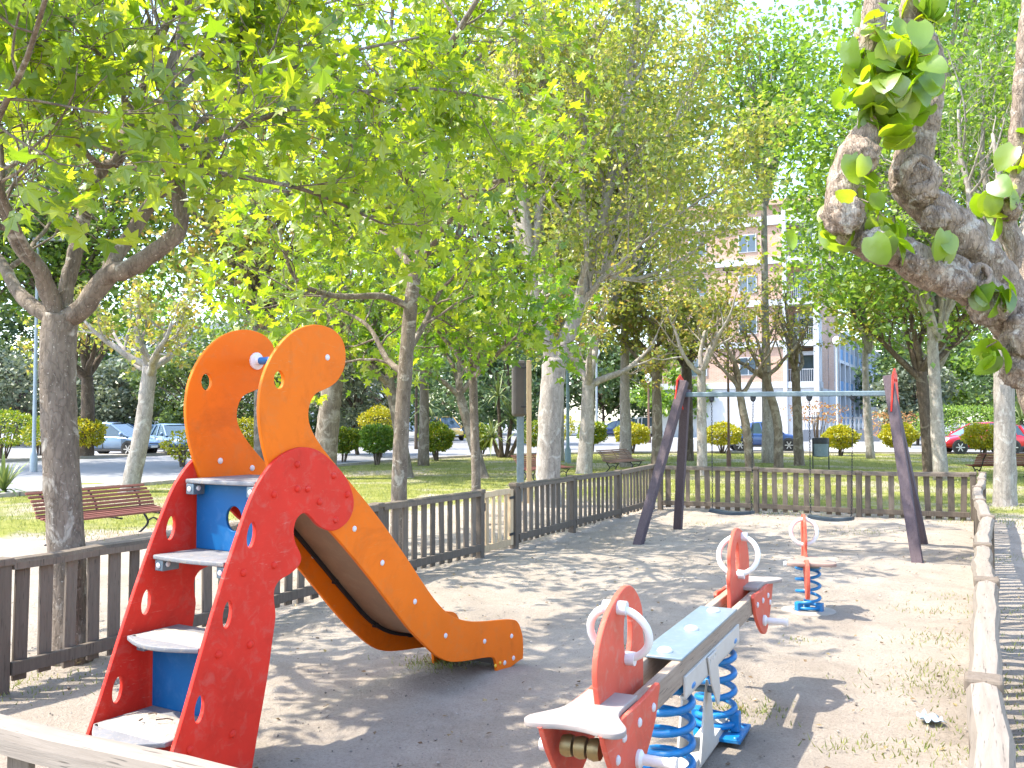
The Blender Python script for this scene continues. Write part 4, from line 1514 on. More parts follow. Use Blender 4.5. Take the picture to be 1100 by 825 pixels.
# ------------------------------------------------------------------ cars
PAINT = {}


def paint(name, col, metal=0.35):
    if name not in PAINT:
        m, nt, b = new_mat(name)
        n = noise(nt, 2.0, 4, .6, coords(nt))
        nt.links.new(ramp(nt, n, [(.3, tuple(c * .9 for c in col)), (.7, tuple(min(1, c * 1.08) for c in col))]), b.inputs["Base Color"])
        b.inputs["Metallic"].default_value = metal
        b.inputs["Roughness"].default_value = .32
        b.inputs["Coat Weight"].default_value = .7
        b.inputs["Coat Roughness"].default_value = .06
        PAINT[name] = m
    return PAINT[name]


STY = {
    # length, width, belt profile, bottom, glass side profile, wheel x
    'hatch': dict(L=4.0, W=1.74, st=[-2.0, -1.92, -1.7, -1.2, -.4, .5, 1.0, 1.45, 1.8, 1.95, 2.0], zt=[.70, .86, .95, .95, .93, .92, .90, .82, .72, .60, .5], hw=[.70, .80, .85, .87, .87, .87, .86, .84, .76, .66, .56],
                  gl=[(-1.86, .90), (-1.62, 1.34), (-1.2, 1.46), (-.4, 1.50), (.15, 1.45), (1.12, .88)], wx=(-1.22, 1.24)),
    'sedan': dict(L=4.4, W=1.76, st=[-2.2, -2.12, -1.9, -1.4, -.5, .5, 1.05, 1.6, 2.0, 2.15, 2.2], zt=[.68, .90, .97, .96, .93, .91, .89, .80, .70, .58, .48], hw=[.70, .80, .85, .87, .87, .87, .86, .84, .76, .66, .56],
                  gl=[(-1.55, .92), (-.95, 1.36), (-.5, 1.43), (.0, 1.42), (.3, 1.36), (1.15, .87)], wx=(-1.32, 1.36)),
    'van': dict(L=4.15, W=1.74, st=[-2.08, -2.02, -1.8, -1.2, -.3, .6, 1.15, 1.5, 1.85, 2.02, 2.08], zt=[.8, 1.0, 1.05, 1.05, 1.03, 1.02, 1.0, .94, .82, .66, .5], hw=[.72, .82, .86, .87, .87, .87, .86, .84, .78, .68, .58],
                gl=[(-1.98, 1.0), (-1.9, 1.66), (-1.6, 1.80), (-.5, 1.84), (.35, 1.78), (1.35, .97)], wx=(-1.28, 1.34)),
    'round': dict(L=4.1, W=1.72, st=[-2.05, -1.98, -1.75, -1.2, -.4, .5, 1.0, 1.5, 1.85, 2.0, 2.05], zt=[.55, .74, .90, .97, .95, .93, .93, .88, .74, .58, .46], hw=[.60, .74, .83, .86, .86, .86, .86, .82, .72, .6, .48],
                  gl=[(-1.5, .92), (-1.0, 1.28), (-.45, 1.47), (.05, 1.50), (.5, 1.36), (1.05, .90)], wx=(-1.22, 1.26)),
}


def car(label, px, gy, y, rz, style, col, pname, group="cars parked around the park"):
    p = D(px, gy, y); p.z = .02
    s = STY[style]
    name = "parked_van" if style == 'van' else "parked_car"
    t = thing(name, p, rz, label, "van" if style == 'van' else "car", group)
    pm = paint(pname, col)
    # body shell
    vs, fs, K = [], [], 12
    for x, zt, hw in zip(s['st'], s['zt'], s['hw']):
        e = min(1, (abs(x) / (s['L'] / 2)) ** 6)
        zb = .22 + .16 * e
        half = [(hw * .90, zb), (hw, zb + .16), (hw * 1.0, (zb + zt) / 2 + .04), (hw * .985, zt - .10), (hw * .93, zt - .02), (hw * .5, zt + .015)]
        ringp = [(yy, zz) for yy, zz in half] + [(-yy, zz) for yy, zz in half[::-1]]
        vs += [(x, yy, zz) for yy, zz in ringp]
    n = len(s['st'])
    for i in range(n - 1):
        for k in range(K): fs.append((i * K + k, (i + 1) * K + k, (i + 1) * K + (k + 1) % K, i * K + (k + 1) % K))
    fs += [tuple(range(K)), tuple((n - 1) * K + k for k in range(K))[::-1]]
    MB().add(vs, fs).build("body", pm, t, smooth=180, subsurf=2)
    # glasshouse
    gl = s['gl']
    zr = max(z for _, z in gl)
    zb = min(z for _, z in gl) - .04

    def yw(z): return .80 - .22 * ((z - zb) / (zr - zb)) ** 1.3
    top = [(x, z) for x, z in gl]
    vs, fs = [], []
    m = len(top)
    for x, z in top: vs += [(x, yw(z), z), (x, -yw(z), z)]
    vb = len(vs)
    for x, z in top: vs += [(x, yw(zb), zb), (x, -yw(zb), zb)]
    for i in range(m - 1):
        fs.append((2 * i, 2 * i + 2, 2 * i + 3, 2 * i + 1))
        fs.append((2 * i, vb + 2 * i, vb + 2 * i + 2, 2 * i + 2))
        fs.append((2 * i + 1, 2 * i + 3, vb + 2 * i + 3, vb + 2 * i + 1))
    MB().add(vs, fs).build("windows", M['glass'], t)
    # roof skin
    vs, fs = [], []
    rp = smooth_path([(x, 0, z) for x, z in gl[1:-1]], 5)
    for x, _, z in rp:
        w = yw(z) + .012
        vs += [(x, w, z - .03), (x, w * .96, z + .014), (x, w * .5, z + .034), (x, -w * .5, z + .034), (x, -w * .96, z + .014), (x, -w, z - .03)]
    for i in range(len(rp) - 1):
        for k in range(5): fs.append((i * 6 + k, i * 6 + 6 + k, i * 6 + 7 + k, i * 6 + 1 + k))
    MB().add(vs, fs).build("roof", pm, t, smooth=60)
    # pillars
    for sd in (-1, 1):
        def gp(x, z): return (x, sd * (yw(z) + .006), z)
        mb = MB()
        mb.tube([gp(*gl[-1]), gp(*gl[-2])], .038, 6)
        mb.build("pillar", pm, t, smooth=60)
        mb = MB()
        mb.tube([gp(gl[0][0], gl[0][1]), gp(*gl[1])], .075, 6)
        mb.build("pillar", pm, t, smooth=60)
        mb = MB()
        zm = np.interp(-.12, [q[0] for q in gl], [q[1] for q in gl])
        mb.tube([gp(-.02, zb + .06), gp(-.16, zm - .01)], .04, 6)
        mb.build("pillar", pm, t, smooth=60)
        mb = MB()
        x2 = gl[1][0] + .35
        z2 = np.interp(x2, [q[0] for q in gl], [q[1] for q in gl])
        mb.tube([gp(x2 - .12, zb + .06), gp(x2 + .05, z2 - .02)], .05, 6)
        mb.build("pillar", pm, t, smooth=60)
        # doors
        for (xa, xb) in ((-.04, .92), (-1.0, -.07)):
            mb = MB()
            for x in (xa, xb): mb.box((x, sd * .872, .60), (.012, .012, .56))
            d = mb.build("door", M['plastic'], t)
            MB().box((xa + .12, sd * .885, .80), (.17, .03, .03)).build("handle", pm, d, bevel=.008)
        mb = MB().lathe([(.03, 0), (.09, .03), (.10, .09), (.07, .13), (.0, .14)], 10, (gl[-1][0] - .22, sd * .86, zb + .14), (0, sd, 0))
        mb.build("wing_mirror", pm, t, smooth=60)
        MB().box((0, sd * .868, .27), (s['L'] * .55, .03, .10)).build("sill", M['plastic'], t, bevel=.01)
        for wx in s['wx']:
            MB().lathe([(.37, -.02), (.37, .008), (.30, .012), (.0, .012)], 24, (wx, sd * .868, .33), (0, sd, 0)).build("wheel_arch", M['plastic'], t, smooth=40)
            w = MB().lathe([(.2, -.1), (.30, -.1), (.315, -.06), (.315, .06), (.295, .085), (.21, .09)], 24, (wx, sd * .80, .315), (0, sd, 0)).build("wheel", M['tyre'], t, smooth=40)
            mb = MB().lathe([(.215, .075), (.205, .088), (.19, .07), (.0, .05)], 24, (wx, sd * .80, .315), (0, sd, 0))
            for k in range(6):
                an = k * math.pi / 3
                mb.box((wx + .11 * math.cos(an), sd * .89, .315 + .11 * math.sin(an)), (.2, .02, .045), Matrix.Rotation(-an, 3, 'Y'))
            mb.build("rim", M['rim'], w, smooth=40)
        x = s['L'] / 2
        MB().lathe([(.15, -.03), (.13, .03), (.06, .055), (0, .06)], 12, (x - .24, sd * .60, s['zt'][-3] - .075), (.8, sd * .45, .25)).build("headlight", M['headlight'], t, smooth=60)
        MB().box((-x + .10, sd * .68, .80), (.12, .22, .16)).build("tail_light", M['taillight'], t, bevel=.03)
    x = s['L'] / 2
    mb = MB(); mb.box((x - .10, 0, .40), (.16, 1.0, .14)); mb.box((x - .07, 0, .56), (.1, .7, .07)); mb.build("grille", M['plastic'], t, bevel=.02)
    MB().box((x - .01, 0, .42), (.03, .5, .10)).build("number_plate", M['white'], t)
    MB().box((-x + .0, 0, .60), (.03, .5, .10)).build("number_plate", M['white'], t)
    return t


car("silver-blue hatchback parked across the road behind the yellow-green shrub", 124, 487, 43, R(-12), 'hatch', (.15, .23, .36), "silver_blue_paint")
car("blue-grey car parked with its front towards the road beside the pale leaning trunk", 186, 486, 45, R(-48), 'sedan', (.09, .16, .26), "blue_grey_paint")
car("red car with only its roof showing behind the blue-grey car", 215, 472, 58, R(-20), 'hatch', (.45, .03, .05), "dark_red_paint")
car("bright blue car with only its roof showing behind the silver-blue hatchback", 128, 474, 57, R(-15), 'hatch', (.03, .13, .38), "bright_blue_paint")
car("dark car seen through the slide's orange hoops", 272, 476, 52, R(-14), 'sedan', (.10, .13, .17), "slate_paint")
car("yellow van coming along the road past the round shrubs", 478, 473, 74, R(-62), 'van', (.72, .44, .07), "yellow_paint")
car("blue car parked just behind the yellow van", 512, 470, 82, R(-70), 'hatch', (.08, .20, .40), "mid_blue_paint")
car("dark blue hatchback far across the road by the dense trees", 661, 466, 84, R(168), 'hatch', (.02, .04, .12), "navy_paint")
car("white van behind the purple-brown swing leg across the road", 702, 467, 86, R(20), 'van', (.6, .6, .58), "white_paint")
car("round-roofed blue car on the road behind the twisting trunks", 818, 484.5, 49.5, R(-6), 'round', (.04, .09, .26), "royal_blue_paint")
car("bright red hatchback on the right beyond the dull red bench", 1052, 488, 45.5, R(176), 'hatch', (.62, .02, .045), "bright_red_paint")
car("dark silver car at the right edge beyond the red hatchback", 1112, 488, 47, R(178), 'sedan', (.16, .17, .19), "gunmetal_paint")


# ------------------------------------------------------------------ shrubs
def shrub(px, gy, y, w, h, label, leaf, seed, n=3600, size=.115, group="clipped round shrubs along the road", stemh=None, name="round_shrub", cat="shrub", rough=.10):
    r = np.random.default_rng(seed)
    p = D(px, gy, y); p.z = 0
    t = thing(name, p, 0, label, cat, group)
    stemh = h * .28 if stemh is None else stemh
    cz, rz_ = (h + stemh) / 2, (h - stemh) / 2
    mb = MB()
    for k in range(9):
        a = r.uniform(0, 6.28)
        e = np.array([math.cos(a) * w * .26 * r.random(), math.sin(a) * w * .26 * r.random(), cz])
        b0 = np.array([math.cos(a) * .06, math.sin(a) * .06, -.05])
        mb.tube(smooth_path([b0, (b0 + e) / 2 + r.normal(0, .04, 3), e], 3), np.linspace(.035, .014, 7), 6)
    mb.build("stem", M['bark_dark'], t, smooth=180)
    d = unit(r.normal(0, 1, (n, 3)))
    lump = 1 + rough * np.sin(d[:, 0] * 5 + seed) * np.sin(d[:, 1] * 6 + 2 * seed) + rough * .8 * np.sin(d[:, 2] * 7 + seed)
    rad = (r.uniform(.45, 1.0, n) ** .35) * lump * (1 + r.normal(0, .03, n))
    pos = d * rad[:, None] * np.array([w / 2, w / 2, rz_]) + np.array([0, 0, cz])
    mb = MB()
    add_leaves(mb, pos, size, 'kite', r, d, .5, 0)
    mb.build("foliage", M[leaf], t)
    return t


shrub(3, 494, 37, 2.7, 2.1, "big dark green round shrub at far left above the sword-leaved plants", 'leaf_yellowgreen', 11, 2600)
shrub(90, 493, 40, 1.7, 1.75, "golden shrub beside the speckled trunk in front of the silver-blue car", 'leaf_yellow', 12)
shrub(42, 490, 43, 1.5, 1.6, "golden shrub between the far left lamp post and the speckled trunk", 'leaf_yellow', 13, 1300)
shrub(196, 503, 33, 1.3, 1.2, "loose yellow-green low shrub just left of the slide's hoops", 'leaf_yellow', 14, 700, rough=.2)
shrub(268, 490, 40, 1.9, 1.7, "golden shrub seen through the opening between the slide's orange hoops", 'leaf_yellow', 15)
shrub(369, 492, 37, 1.35, 1.35, "yellow-green shrub right of the slide's tall orange hoop", 'leaf_yellowgreen', 16)
shrub(405, 499, 34.5, 1.25, 1.5, "deep green shrub on thin splayed stems left of the slim speckled trunk", 'leaf_bright', 17)
shrub(408, 488, 41, 1.8, 2.3, "tall golden shrub standing behind the deep green shrub", 'leaf_yellow', 18, 2200)
shrub(469, 494, 38, 1.35, 1.5, "yellow-green shrub on forked stems in front of the yellow van", 'leaf_yellowgreen', 19)
shrub(517, 484, 43, 1.3, 1.4, "yellow-green shrub behind the twin thin trunks", 'leaf_yellowgreen', 20)
shrub(578, 484, 44, 1.6, 1.6, "yellow-green shrub just left of the thick pale forked trunk", 'leaf_yellowgreen', 21)
shrub(602, 478, 52, 1.6, 2.0, "golden-green shrub right of the thick pale forked trunk", 'leaf_yellow', 22, 1400)
shrub(636, 481, 46, 1.4, 1.6, "green round shrub right of the pale trunk with two low forks", 'leaf_yellowgreen', 23)
shrub(679, 485, 46, 1.7, 1.5, "neatly rounded golden shrub left of the swing stand", 'leaf_yellow', 24)
shrub(776, 485, 46, 1.85, 1.5, "half golden half green round shrub behind the left swing chain", 'leaf_yellow', 25)
shrub(903, 488, 43, 1.5, 1.35, "golden round shrub behind the litter bin", 'leaf_yellow', 26)
shrub(966, 487, 44, 1.65, 1.45, "golden round shrub behind the right legs of the swing", 'leaf_yellow', 27)
shrub(1056, 488, 41, 1.65, 1.45, "golden round shrub in front of the red hatchback", 'leaf_yellow', 28)
shrub(1036, 468, 56, 5.8, 2.6, "wide dark green hedge behind the red hatchback", 'leaf_bright', 29, 5200, .13, None, .2, "hedge", "hedge", .06)
shrub(958, 470, 54, 2.6, 2.3, "loose orange and green bush between the swing legs and the hedge", 'leaf_orange', 30, 800, .11, None, .5, "flowering_bush", "bush", .3)
shrub(878, 482, 47, 2.6, 2.6, "small orange-leaved bush above the golden shrub by the litter bin", 'leaf_orange', 31, 650, .11, None, 1.5, "flowering_bush", "bush", .3)


def rosette(name, label, cat, p, n, L, w, h0, seed, stems=((0, 0, 0.0),), mat='leaf_spiky'):
    r = np.random.default_rng(seed)
    t = thing(name, p, 0, label, cat)
    mb = MB()
    for sx, sy, sh in stems:
        if sh > .2:
            MB().tube(smooth_path([(sx * .3, sy * .3, -.05), (sx * .7, sy * .7, sh * .5), (sx, sy, sh)], 4), np.linspace(.11, .07, 9), 9, noise=.08, rng=r).build("stem", M['bark_dark'], t, smooth=180)
        for k in range(n):
            a = r.uniform(0, 6.28)
            el = R(r.uniform(-15, 80))
            d = np.array([math.cos(a) * math.cos(el), math.sin(a) * math.cos(el), math.sin(el)])
            s = np.cross(d, [0, 0, 1]); s /= np.linalg.norm(s)
            l = L * r.uniform(.7, 1.1)
            c = np.array([sx, sy, sh + h0])
            vs = []
            for f, ww in ((0, .7), (.35, 1.0), (.7, .7), (1.0, .08)):
                q = c + d * l * f - np.array([0, 0, .45 * l * f * f * math.cos(el)])
                vs += [q - s * w * ww / 2, q + s * w * ww / 2]
            mb.add(vs, [(0, 1, 3, 2), (2, 3, 5, 4), (4, 5, 7, 6)])
    mb.build("leaves", M[mat], t)


rosette("sword_leaved_plant", "low clump of stiff drooping green leaves at the far left edge of the lawn", "plant", G(4, 532), 60, 1.0, .07, .1, 41)
rosette("sword_leaved_plant", "spiky yucca-like plant with tall stems left of the brown notice board", "plant", D(541, 490, 41) * 1, 46, 1.25, .075, .0, 42, ((-.25, 0, 2.7), (.35, .1, 1.7), (.7, -.2, 1.1), (-.5, .2, .9)))
rosette("sword_leaved_plant", "spiky plant with drooping sword leaves behind the slim speckled trunk", "plant", D(447, 478, 52) * 1, 40, 1.4, .08, .0, 43, ((0, 0, 3.6), (.6, .2, 2.4)))
rosette("sword_leaved_plant", "small palm-like plant at the right edge beyond the red hatchback", "plant", D(1098, 478, 48) * 1, 40, 1.5, .10, .0, 44, ((0, 0, 1.6),))
for o in bpy.data.objects:
    if o.name.startswith("sword_leaved_plant"): o.location.z = 0


# ------------------------------------------------------------------ trees
def g0(px, gy): return G(px, gy)


def pz(px, y):
    p = D(px, 450, y)
    return Vector((p.x, y, 0))


def maple_near():
    y = 6.7
    T = Tree(101, 'maple', .155, 2.5, .26, lvl=3, nch=(5, 4, 4), ratio=.66, angle=52, up=.10, wander=.2, flat=.35)
    base = pz(76, y)
    T.trunk([D(76, 712, y), D(72, 600, y), D(64, 470, y), D(62, 380, y), D(66, 338, y)], .122, .120, 24, .22, .035)
    fk = D(66, 345, y)
    limbs = [
        ([fk, D(50, 310, 6.6), D(42, 288, 6.5), D(21, 263, 6.4), D(0, 216, 6.2), D(-40, 150, 5.9), D(-80, 40, 5.6)], .066, .028),
        ([fk, D(38, 331, 6.75), D(17, 310, 6.9), D(0, 280, 7.1), D(-40, 235, 7.4), D(-90, 120, 7.9)], .06, .026),
        ([fk, D(72, 305, 6.75), D(81, 271, 6.8), D(93, 220, 6.9), D(110, 182, 7.0), D(127, 172, 7.0), D(136, 140, 7.1), D(148, 110, 7.2), D(170, 47, 7.3), D(191, 0, 7.4), D(205, -50, 7.5)], .055, .024),
        ([fk, D(89, 331, 6.65), D(115, 297, 6.6), D(140, 288, 6.55), D(182, 259, 6.5), D(195, 237, 6.5), D(191, 203, 6.5), D(189, 170, 6.5), D(191, 144, 6.5), D(182, 85, 6.55), D(195, 34, 6.6), D(212, -60, 6.6)], .074, .026),
        ([D(115, 297, 6.6), D(123, 280, 6.7), D(144, 246, 6.8), D(170, 208, 6.8), D(186, 200, 6.6)], .055, .04),
    ]
    for i, (p, a, b) in enumerate(limbs):
        T.limb(p, a, b, 1.35, 1, 8 if i < 4 else 0, .55, 12, .05, .12)
    # long thin horizontal boughs
    for p in ([D(193, 150, 6.5), D(260, 98, 7.0), D(350, 62, 7.7), D(450, 40, 8.4)],
              [D(135, 180, 7.0), D(230, 186, 6.8), D(330, 205, 7.4), D(410, 240, 8.0)],
              [D(191, 165, 6.5), D(280, 128, 7.0), D(380, 100, 7.8), D(470, 96, 8.6), D(540, 108, 9.3)],
              [D(189, 100, 6.5), D(260, 30, 7.2), D(330, -20, 7.8)],
              [D(40, 288, 6.5), D(-10, 170, 5.8), D(30, 60, 5.0), D(60, -40, 4.4)],
              [D(110, 182, 7.0), D(60, 130, 6.5), D(20, 60, 6.0), D(-20, 10, 5.6)],
              [D(182, 85, 6.5), D(230, 50, 7.4), D(330, 10, 8.6), D(430, -20, 9.6)]):
        pp, rad = T.limb(p, .028, .010, .9, 1, 8, .25, 7, .04)
    return T.finish("maple_tree", base, "maple with speckled trunk and lobed leaves just behind the left picket fence", M['bark_maple'], M['leaf_maple'], "park trees")


maple_near()


def maple_mid():
    y = 12.0
    T = Tree(102, 'maple', .165, 4.6, .28, lvl=3, nch=(5, 4, 3), ratio=.68, angle=55, up=.08, wander=.18, flat=.3)
    T.trunk([D(428, 592, y), D(429, 520, y), D(433, 430, y), D(441, 330, y), D(446, 290, y)], .104, .085, 16, .3, .03)
    fk = D(446, 292, y)
    for p in ([fk, D(450, 255, 12), D(445, 190, 12), D(450, 100, 12.1), D(445, 20, 12.2)],
              [D(440, 330, 12), D(410, 318, 11.7), D(360, 318, 11.3), D(318, 300, 11), D(300, 250, 10.8)],
              [fk, D(400, 240, 12.6), D(340, 210, 13), D(280, 205, 13.4)],
              [fk, D(480, 240, 11.6), D(520, 200, 11.2), D(560, 190, 10.9)],
              [D(433, 400, 12), D(415, 385, 12.3), D(395, 350, 12.6), D(360, 330, 13)],
              [D(436, 380, 12), D(455, 350, 12.3), D(475, 310, 12.6), D(500, 290, 13)],
              [fk, D(455, 230, 11), D(420, 170, 10), D(400, 120, 9.4)],
              [D(445, 190, 12), D(480, 110, 12.6), D(530, 40, 13.4), D(570, -30, 14)],
              [D(450, 100, 12.1), D(500, 20, 11.4), D(550, -60, 11)],
              [D(448, 150, 12), D(420, 60, 13), D(430, -60, 13.8)]):
        T.limb(p, .048, .016, 1.3, 1, 8, .3, 9, .05, .1)
    return T.finish("maple_tree", pz(428, y), "slim maple with bright green lobed leaves behind the middle of the left fence", M['bark_maple'], M['leaf_maple'], "park trees")


maple_mid()


def maple_small():
    y = 15.0
    T = Tree(103, 'maple', .16, 4.0, .28, lvl=3, nch=(4, 4, 3), ratio=.6, angle=50, up=.12, flat=.3)
    T.trunk([D(512, 566, y), D(511, 500, y), D(509, 440, y), D(508, 402, y)], .078, .066, 14, .3, .03)
    fk = D(508, 405, y)
    for p in ([fk, D(500, 385, 15), D(478, 365, 14.8), D(455, 335, 14.6)], [fk, D(515, 380, 15), D(530, 365, 15), D(545, 330, 15)],
              [fk, D(506, 375, 15.2), D(500, 345, 15.4), D(505, 310, 15.5)], [fk, D(520, 395, 14.6), D(545, 370, 14.2), D(570, 350, 14)],
              [fk, D(490, 380, 15.5), D(470, 352, 16), D(450, 350, 16.4)]):
        T.limb(p, .045, .02, 1.0, 1, 7, .3, 8, .05, .1)
    return T.finish("maple_tree", pz(512, y), "small deep green maple with a thin trunk near the pale gate", M['bark_maple'], M['leaf_maple_green'], "park trees")


maple_small()


def forked_poplar():
    y = 18.3
    T = Tree(104, 'kite', .11, .9 * 15, .32, lvl=3, nch=(5, 5, 4), ratio=.55, angle=48, up=.25, wander=.15)
    T.trunk([D(590, 548, y), D(589, 500, y), D(592, 430, y), D(596, 385, y)], .245, .225, 20, .2, .04)
    fk = D(597, 392, y)
    L = [([fk, D(583, 355, y), D(574, 320, y), D(571, 275, y), D(560, 200, y), D(555, 120, y), D(552, 20, y), D(548, -90, y)], .17, .05),
         ([fk, D(612, 355, y), D(622, 325, y), D(634, 280, y), D(650, 220, y), D(664, 150, y), D(682, 40, y), D(690, -80, y)], .17, .05),
         ([D(572, 285, y), D(580, 220, y), D(583, 140, y), D(582, 50, y), D(585, -100, y)], .10, .04),
         ([D(571, 290, y), D(550, 230, 18.6), D(535, 160, 19), D(520, 90, 19.4)], .07, .03),
         ([D(634, 285, y), D(625, 210, 17.8), D(630, 120, 17.4), D(640, 20, 17)], .08, .03),
         ([D(640, 262, y), D(690, 190, 18.8), D(730, 120, 19.2), D(760, 40, 19.5)], .05, .02),
         ([D(622, 325, y), D(680, 270, 17.5), D(730, 230, 17), D(775, 200, 16.6)], .035, .012),
         ([D(634, 290, y), D(680, 300, 19), D(730, 280, 19.6), D(770, 250, 20)], .05, .02)]
    for p, a, b in L:
        T.limb(p, a, b, 1.9, 1, 11, .22, 12, .05, .1)
    return T.finish("poplar_tree", pz(590, y), "tall thick pale trunk forking low into upright limbs behind the fence past the gate", M['bark_pale'], M['leaf_poplar'], "park trees")


forked_poplar()


def mulberry():
    """pollarded tree just outside the right fence, its trunk standing past the frame edge"""
    T = Tree(105, 'heart', .138, 7, .12, lvl=2, nch=(3, 3, 3), ratio=.5, angle=60, up=.2)
    y = 5.7
    base = Vector((3.42, y, 0))
    T.trunk([base + Vector((0, 0, -.1)), base + Vector((.02, 0, .8)), base + Vector((-.03, 0, 1.6)), D(1117, 372, y), D(1112, 330, y)], .20, .19, 24, .4, .06)
    T.gnarl([D(1112, 372, y), D(1085, 322, 5.65), D(1062, 285, 5.6), D(1036, 256, 5.55), D(1012, 232, 5.5), D(990, 214, 5.5), D(976, 190, 5.5), D(982, 165, 5.5), D(992, 120, 5.5), D(996, 80, 5.5), D(990, 48, 5.5), D(984, 20, 5.5), D(992, -30, 5.5), D(1000, -90, 5.5)], .122, .090, seed=.185)
    T.gnarl([D(1114, 380, y), D(1090, 348, 5.6), D(1060, 318, 5.5), D(1025, 298, 5.45), D(995, 290, 5.4), D(968, 272, 5.4), D(940, 262, 5.35), D(912, 246, 5.3), D(904, 220, 5.3), D(908, 190, 5.3), D(922, 160, 5.3), D(934, 138, 5.3), D(936, 100, 5.3), D(930, 60, 5.3), D(938, 20, 5.3), D(946, -40, 5.3)], .122, .070, seed=.185)
    T.gnarl([D(1112, 350, y), D(1102, 290, 5.9), D(1082, 245, 6.0), D(1083, 215, 6.0), D(1096, 185, 6.0), D(1094, 140, 6.0), D(1098, 80, 6.0), D(1108, -40, 6)], .075, .04, seed=.11)
    T.gnarl([D(985, 25, 5.5), D(1000, 5, 5.45), D(1010, -30, 5.4)], .07, .05, seed=.07)
    # burrs where shoots were cut back each year
    r = T.rng
    for (px, py, yy, rad) in ((984, 194, 5.42, .15), (990, 206, 5.36, .10), (906, 232, 5.2, .13), (938, 262, 5.22, .11), (990, 48, 5.45, .10), (1005, 236, 5.4, .09), (925, 168, 5.22, .12), (1062, 330, 5.42, .13), (1030, 306, 5.36, .10), (1105, 360, 5.45, .17), (1100, 395, 5.5, .15), (982, 285, 5.3, .09), (1083, 225, 5.95, .09), (1044, 262, 5.5, .075)):
        T.burr(D(px, py, yy), rad * .86, px * .13)
    for (px, py, yy, R_, t_) in ((986, 188, 5.34, .082, .030), (1052, 296, 5.36, .05, .02), (1000, 232, 5.4, .04, .018)):
        c = D(px, py, yy)
        rr_ = T.rng
        pts = [c + Vector((R_ * math.cos(q) * 1.0, -.02 + .02 * math.sin(q * 2), R_ * math.sin(q) * 1.15)) for q in np.linspace(0, 2 * math.pi, 26, endpoint=False)]
        T.w.tube(pts, t_ * (1 + .25 * np.sin(np.linspace(0, 18, 26))), 12, noise=.08, rng=rr_, closed=True)
    # tufts of big young leaves sprouting from the knobs
    for (px, py, yy, n, sp, L) in ((952, 62, 5.2, 62, .20, .4), (960, 100, 5.15, 46, .17, .3), (930, 48, 5.25, 9, .13, .3), (945, 248, 5.2, 8, .09, .25), (918, 205, 5.2, 5, .09, .25), (920, 168, 5.2, 3, .08, .2), (1062, 312, 5.35, 8, .09, .25), (1010, 262, 5.35, 4, .07, .2), (1060, 376, 5.4, 6, .06, .15), (1072, 215, 5.95, 13, .10, .25), (1095, 165, 5.95, 6, .10, .2), (1000, 5, 5.4, 7, .09, .2), (900, 240, 5.35, 10, .13, .2), (932, 228, 5.25, 6, .09, .2)):
        c = np.array(D(px, py, yy))
        for _ in range(max(2, n // 5)):
            o = unit(r.normal(0, 1, 3) + np.array([0, 0, .5]))
            T.w.tube(smooth_path([c + np.array([0, .12, 0]), c + o * sp * .5 + np.array([0, .05, 0]), c + o * sp * 1.2], 3), np.linspace(.008, .003, 7), 5, cap=False)
        n = int(n * 1.45)
        o = r.normal(0, 1, (n, 3))
        T.lp.append(c + o * sp * .6)
        T.lo.append(unit(o + np.array([0, 0, -.4])))
    return T.finish("mulberry_tree", base, "gnarled pollarded tree leaning in from the right edge with knobby limbs and big leaves", M['bark_knobby'], M['leaf_mulberry'], "park trees")


mulberry()

TR = "park trees"
# pruned park trees at middle distance


def T_(name, label, px, y, fork, r0, seed, bk, lf, **kw):
    return auto_tree(name, label, pz(px, y), fork, kw.pop('top', 1.2), r0, seed, M[bk], M[lf], group=TR, **kw)


T_("plane_tree", "pale leaning trunk with thin orange-green leaves behind the left bench", 139, 21.5, 3.0, .215, 201, 'bark_pale', 'leaf_plane', lean=(.42, .1), limbs=6, Llimb=1.7, spread=60, leaf='kite', size=.13, per=5.0, lvl=3, nch=(4, 4, 3), flat=.2)
T_("plane_tree", "dark trunk rising from the planted island behind the golden shrub at left", 93, 40, 3.6, .33, 202, 'bark_dark', 'leaf_plane', limbs=6, Llimb=3.2, spread=55, leaf='kite', size=.2, per=4.3, nch=(4, 4, 3))
T_("plane_tree", "stout trunk partly hidden by the slide's right orange hoop", 348, 26.5, 3.3, .36, 203, 'bark_plane', 'leaf_bright', lean=(.3, 0), limbs=6, Llimb=2.6, spread=58, leaf='kite', size=.17, per=7.4, nch=(5, 4, 3))
T_("plane_tree", "leaning trunk close behind the slim speckled maple", 438, 27, 3.0, .2, 204, 'bark_plane', 'leaf_maple_green', lean=(-.6, .2), limbs=5, Llimb=2.2, spread=55, leaf='kite', size=.16, per=7.4, nch=(4, 4, 3))
T_("plane_tree", "thin leaning trunk left of the deep green small maple", 520, 27, 2.6, .17, 205, 'bark_plane', 'leaf_bright', lean=(-.75, .1), limbs=5, Llimb=2.0, spread=55, leaf='kite', size=.16, per=6.8, nch=(4, 4, 3))
T_("plane_tree", "pale trunk with two low forks right of the thick forked trunk", 627, 29, 2.9, .26, 206, 'bark_pale', 'leaf_plane', lean=(.15, 0), limbs=6, Llimb=3.0, spread=52, leaf='kite', size=.14, per=8.7, nch=(5, 5, 3))
T_("plane_tree", "brown trunk left of the swing's purple legs", 705, 32, 3.4, .2, 207, 'bark_plane', 'leaf_plane', limbs=6, Llimb=2.3, spread=48, leaf='kite', size=.15, per=7.4, nch=(5, 5, 3))
T_("plane_tree", "dark trunk directly behind the top of the left swing legs", 738, 38, 4.0, .27, 208, 'bark_dark', 'leaf_poplar', limbs=6, Llimb=1.9, spread=42, leaf='kite', size=.17, per=7.4, nch=(5, 5, 3))
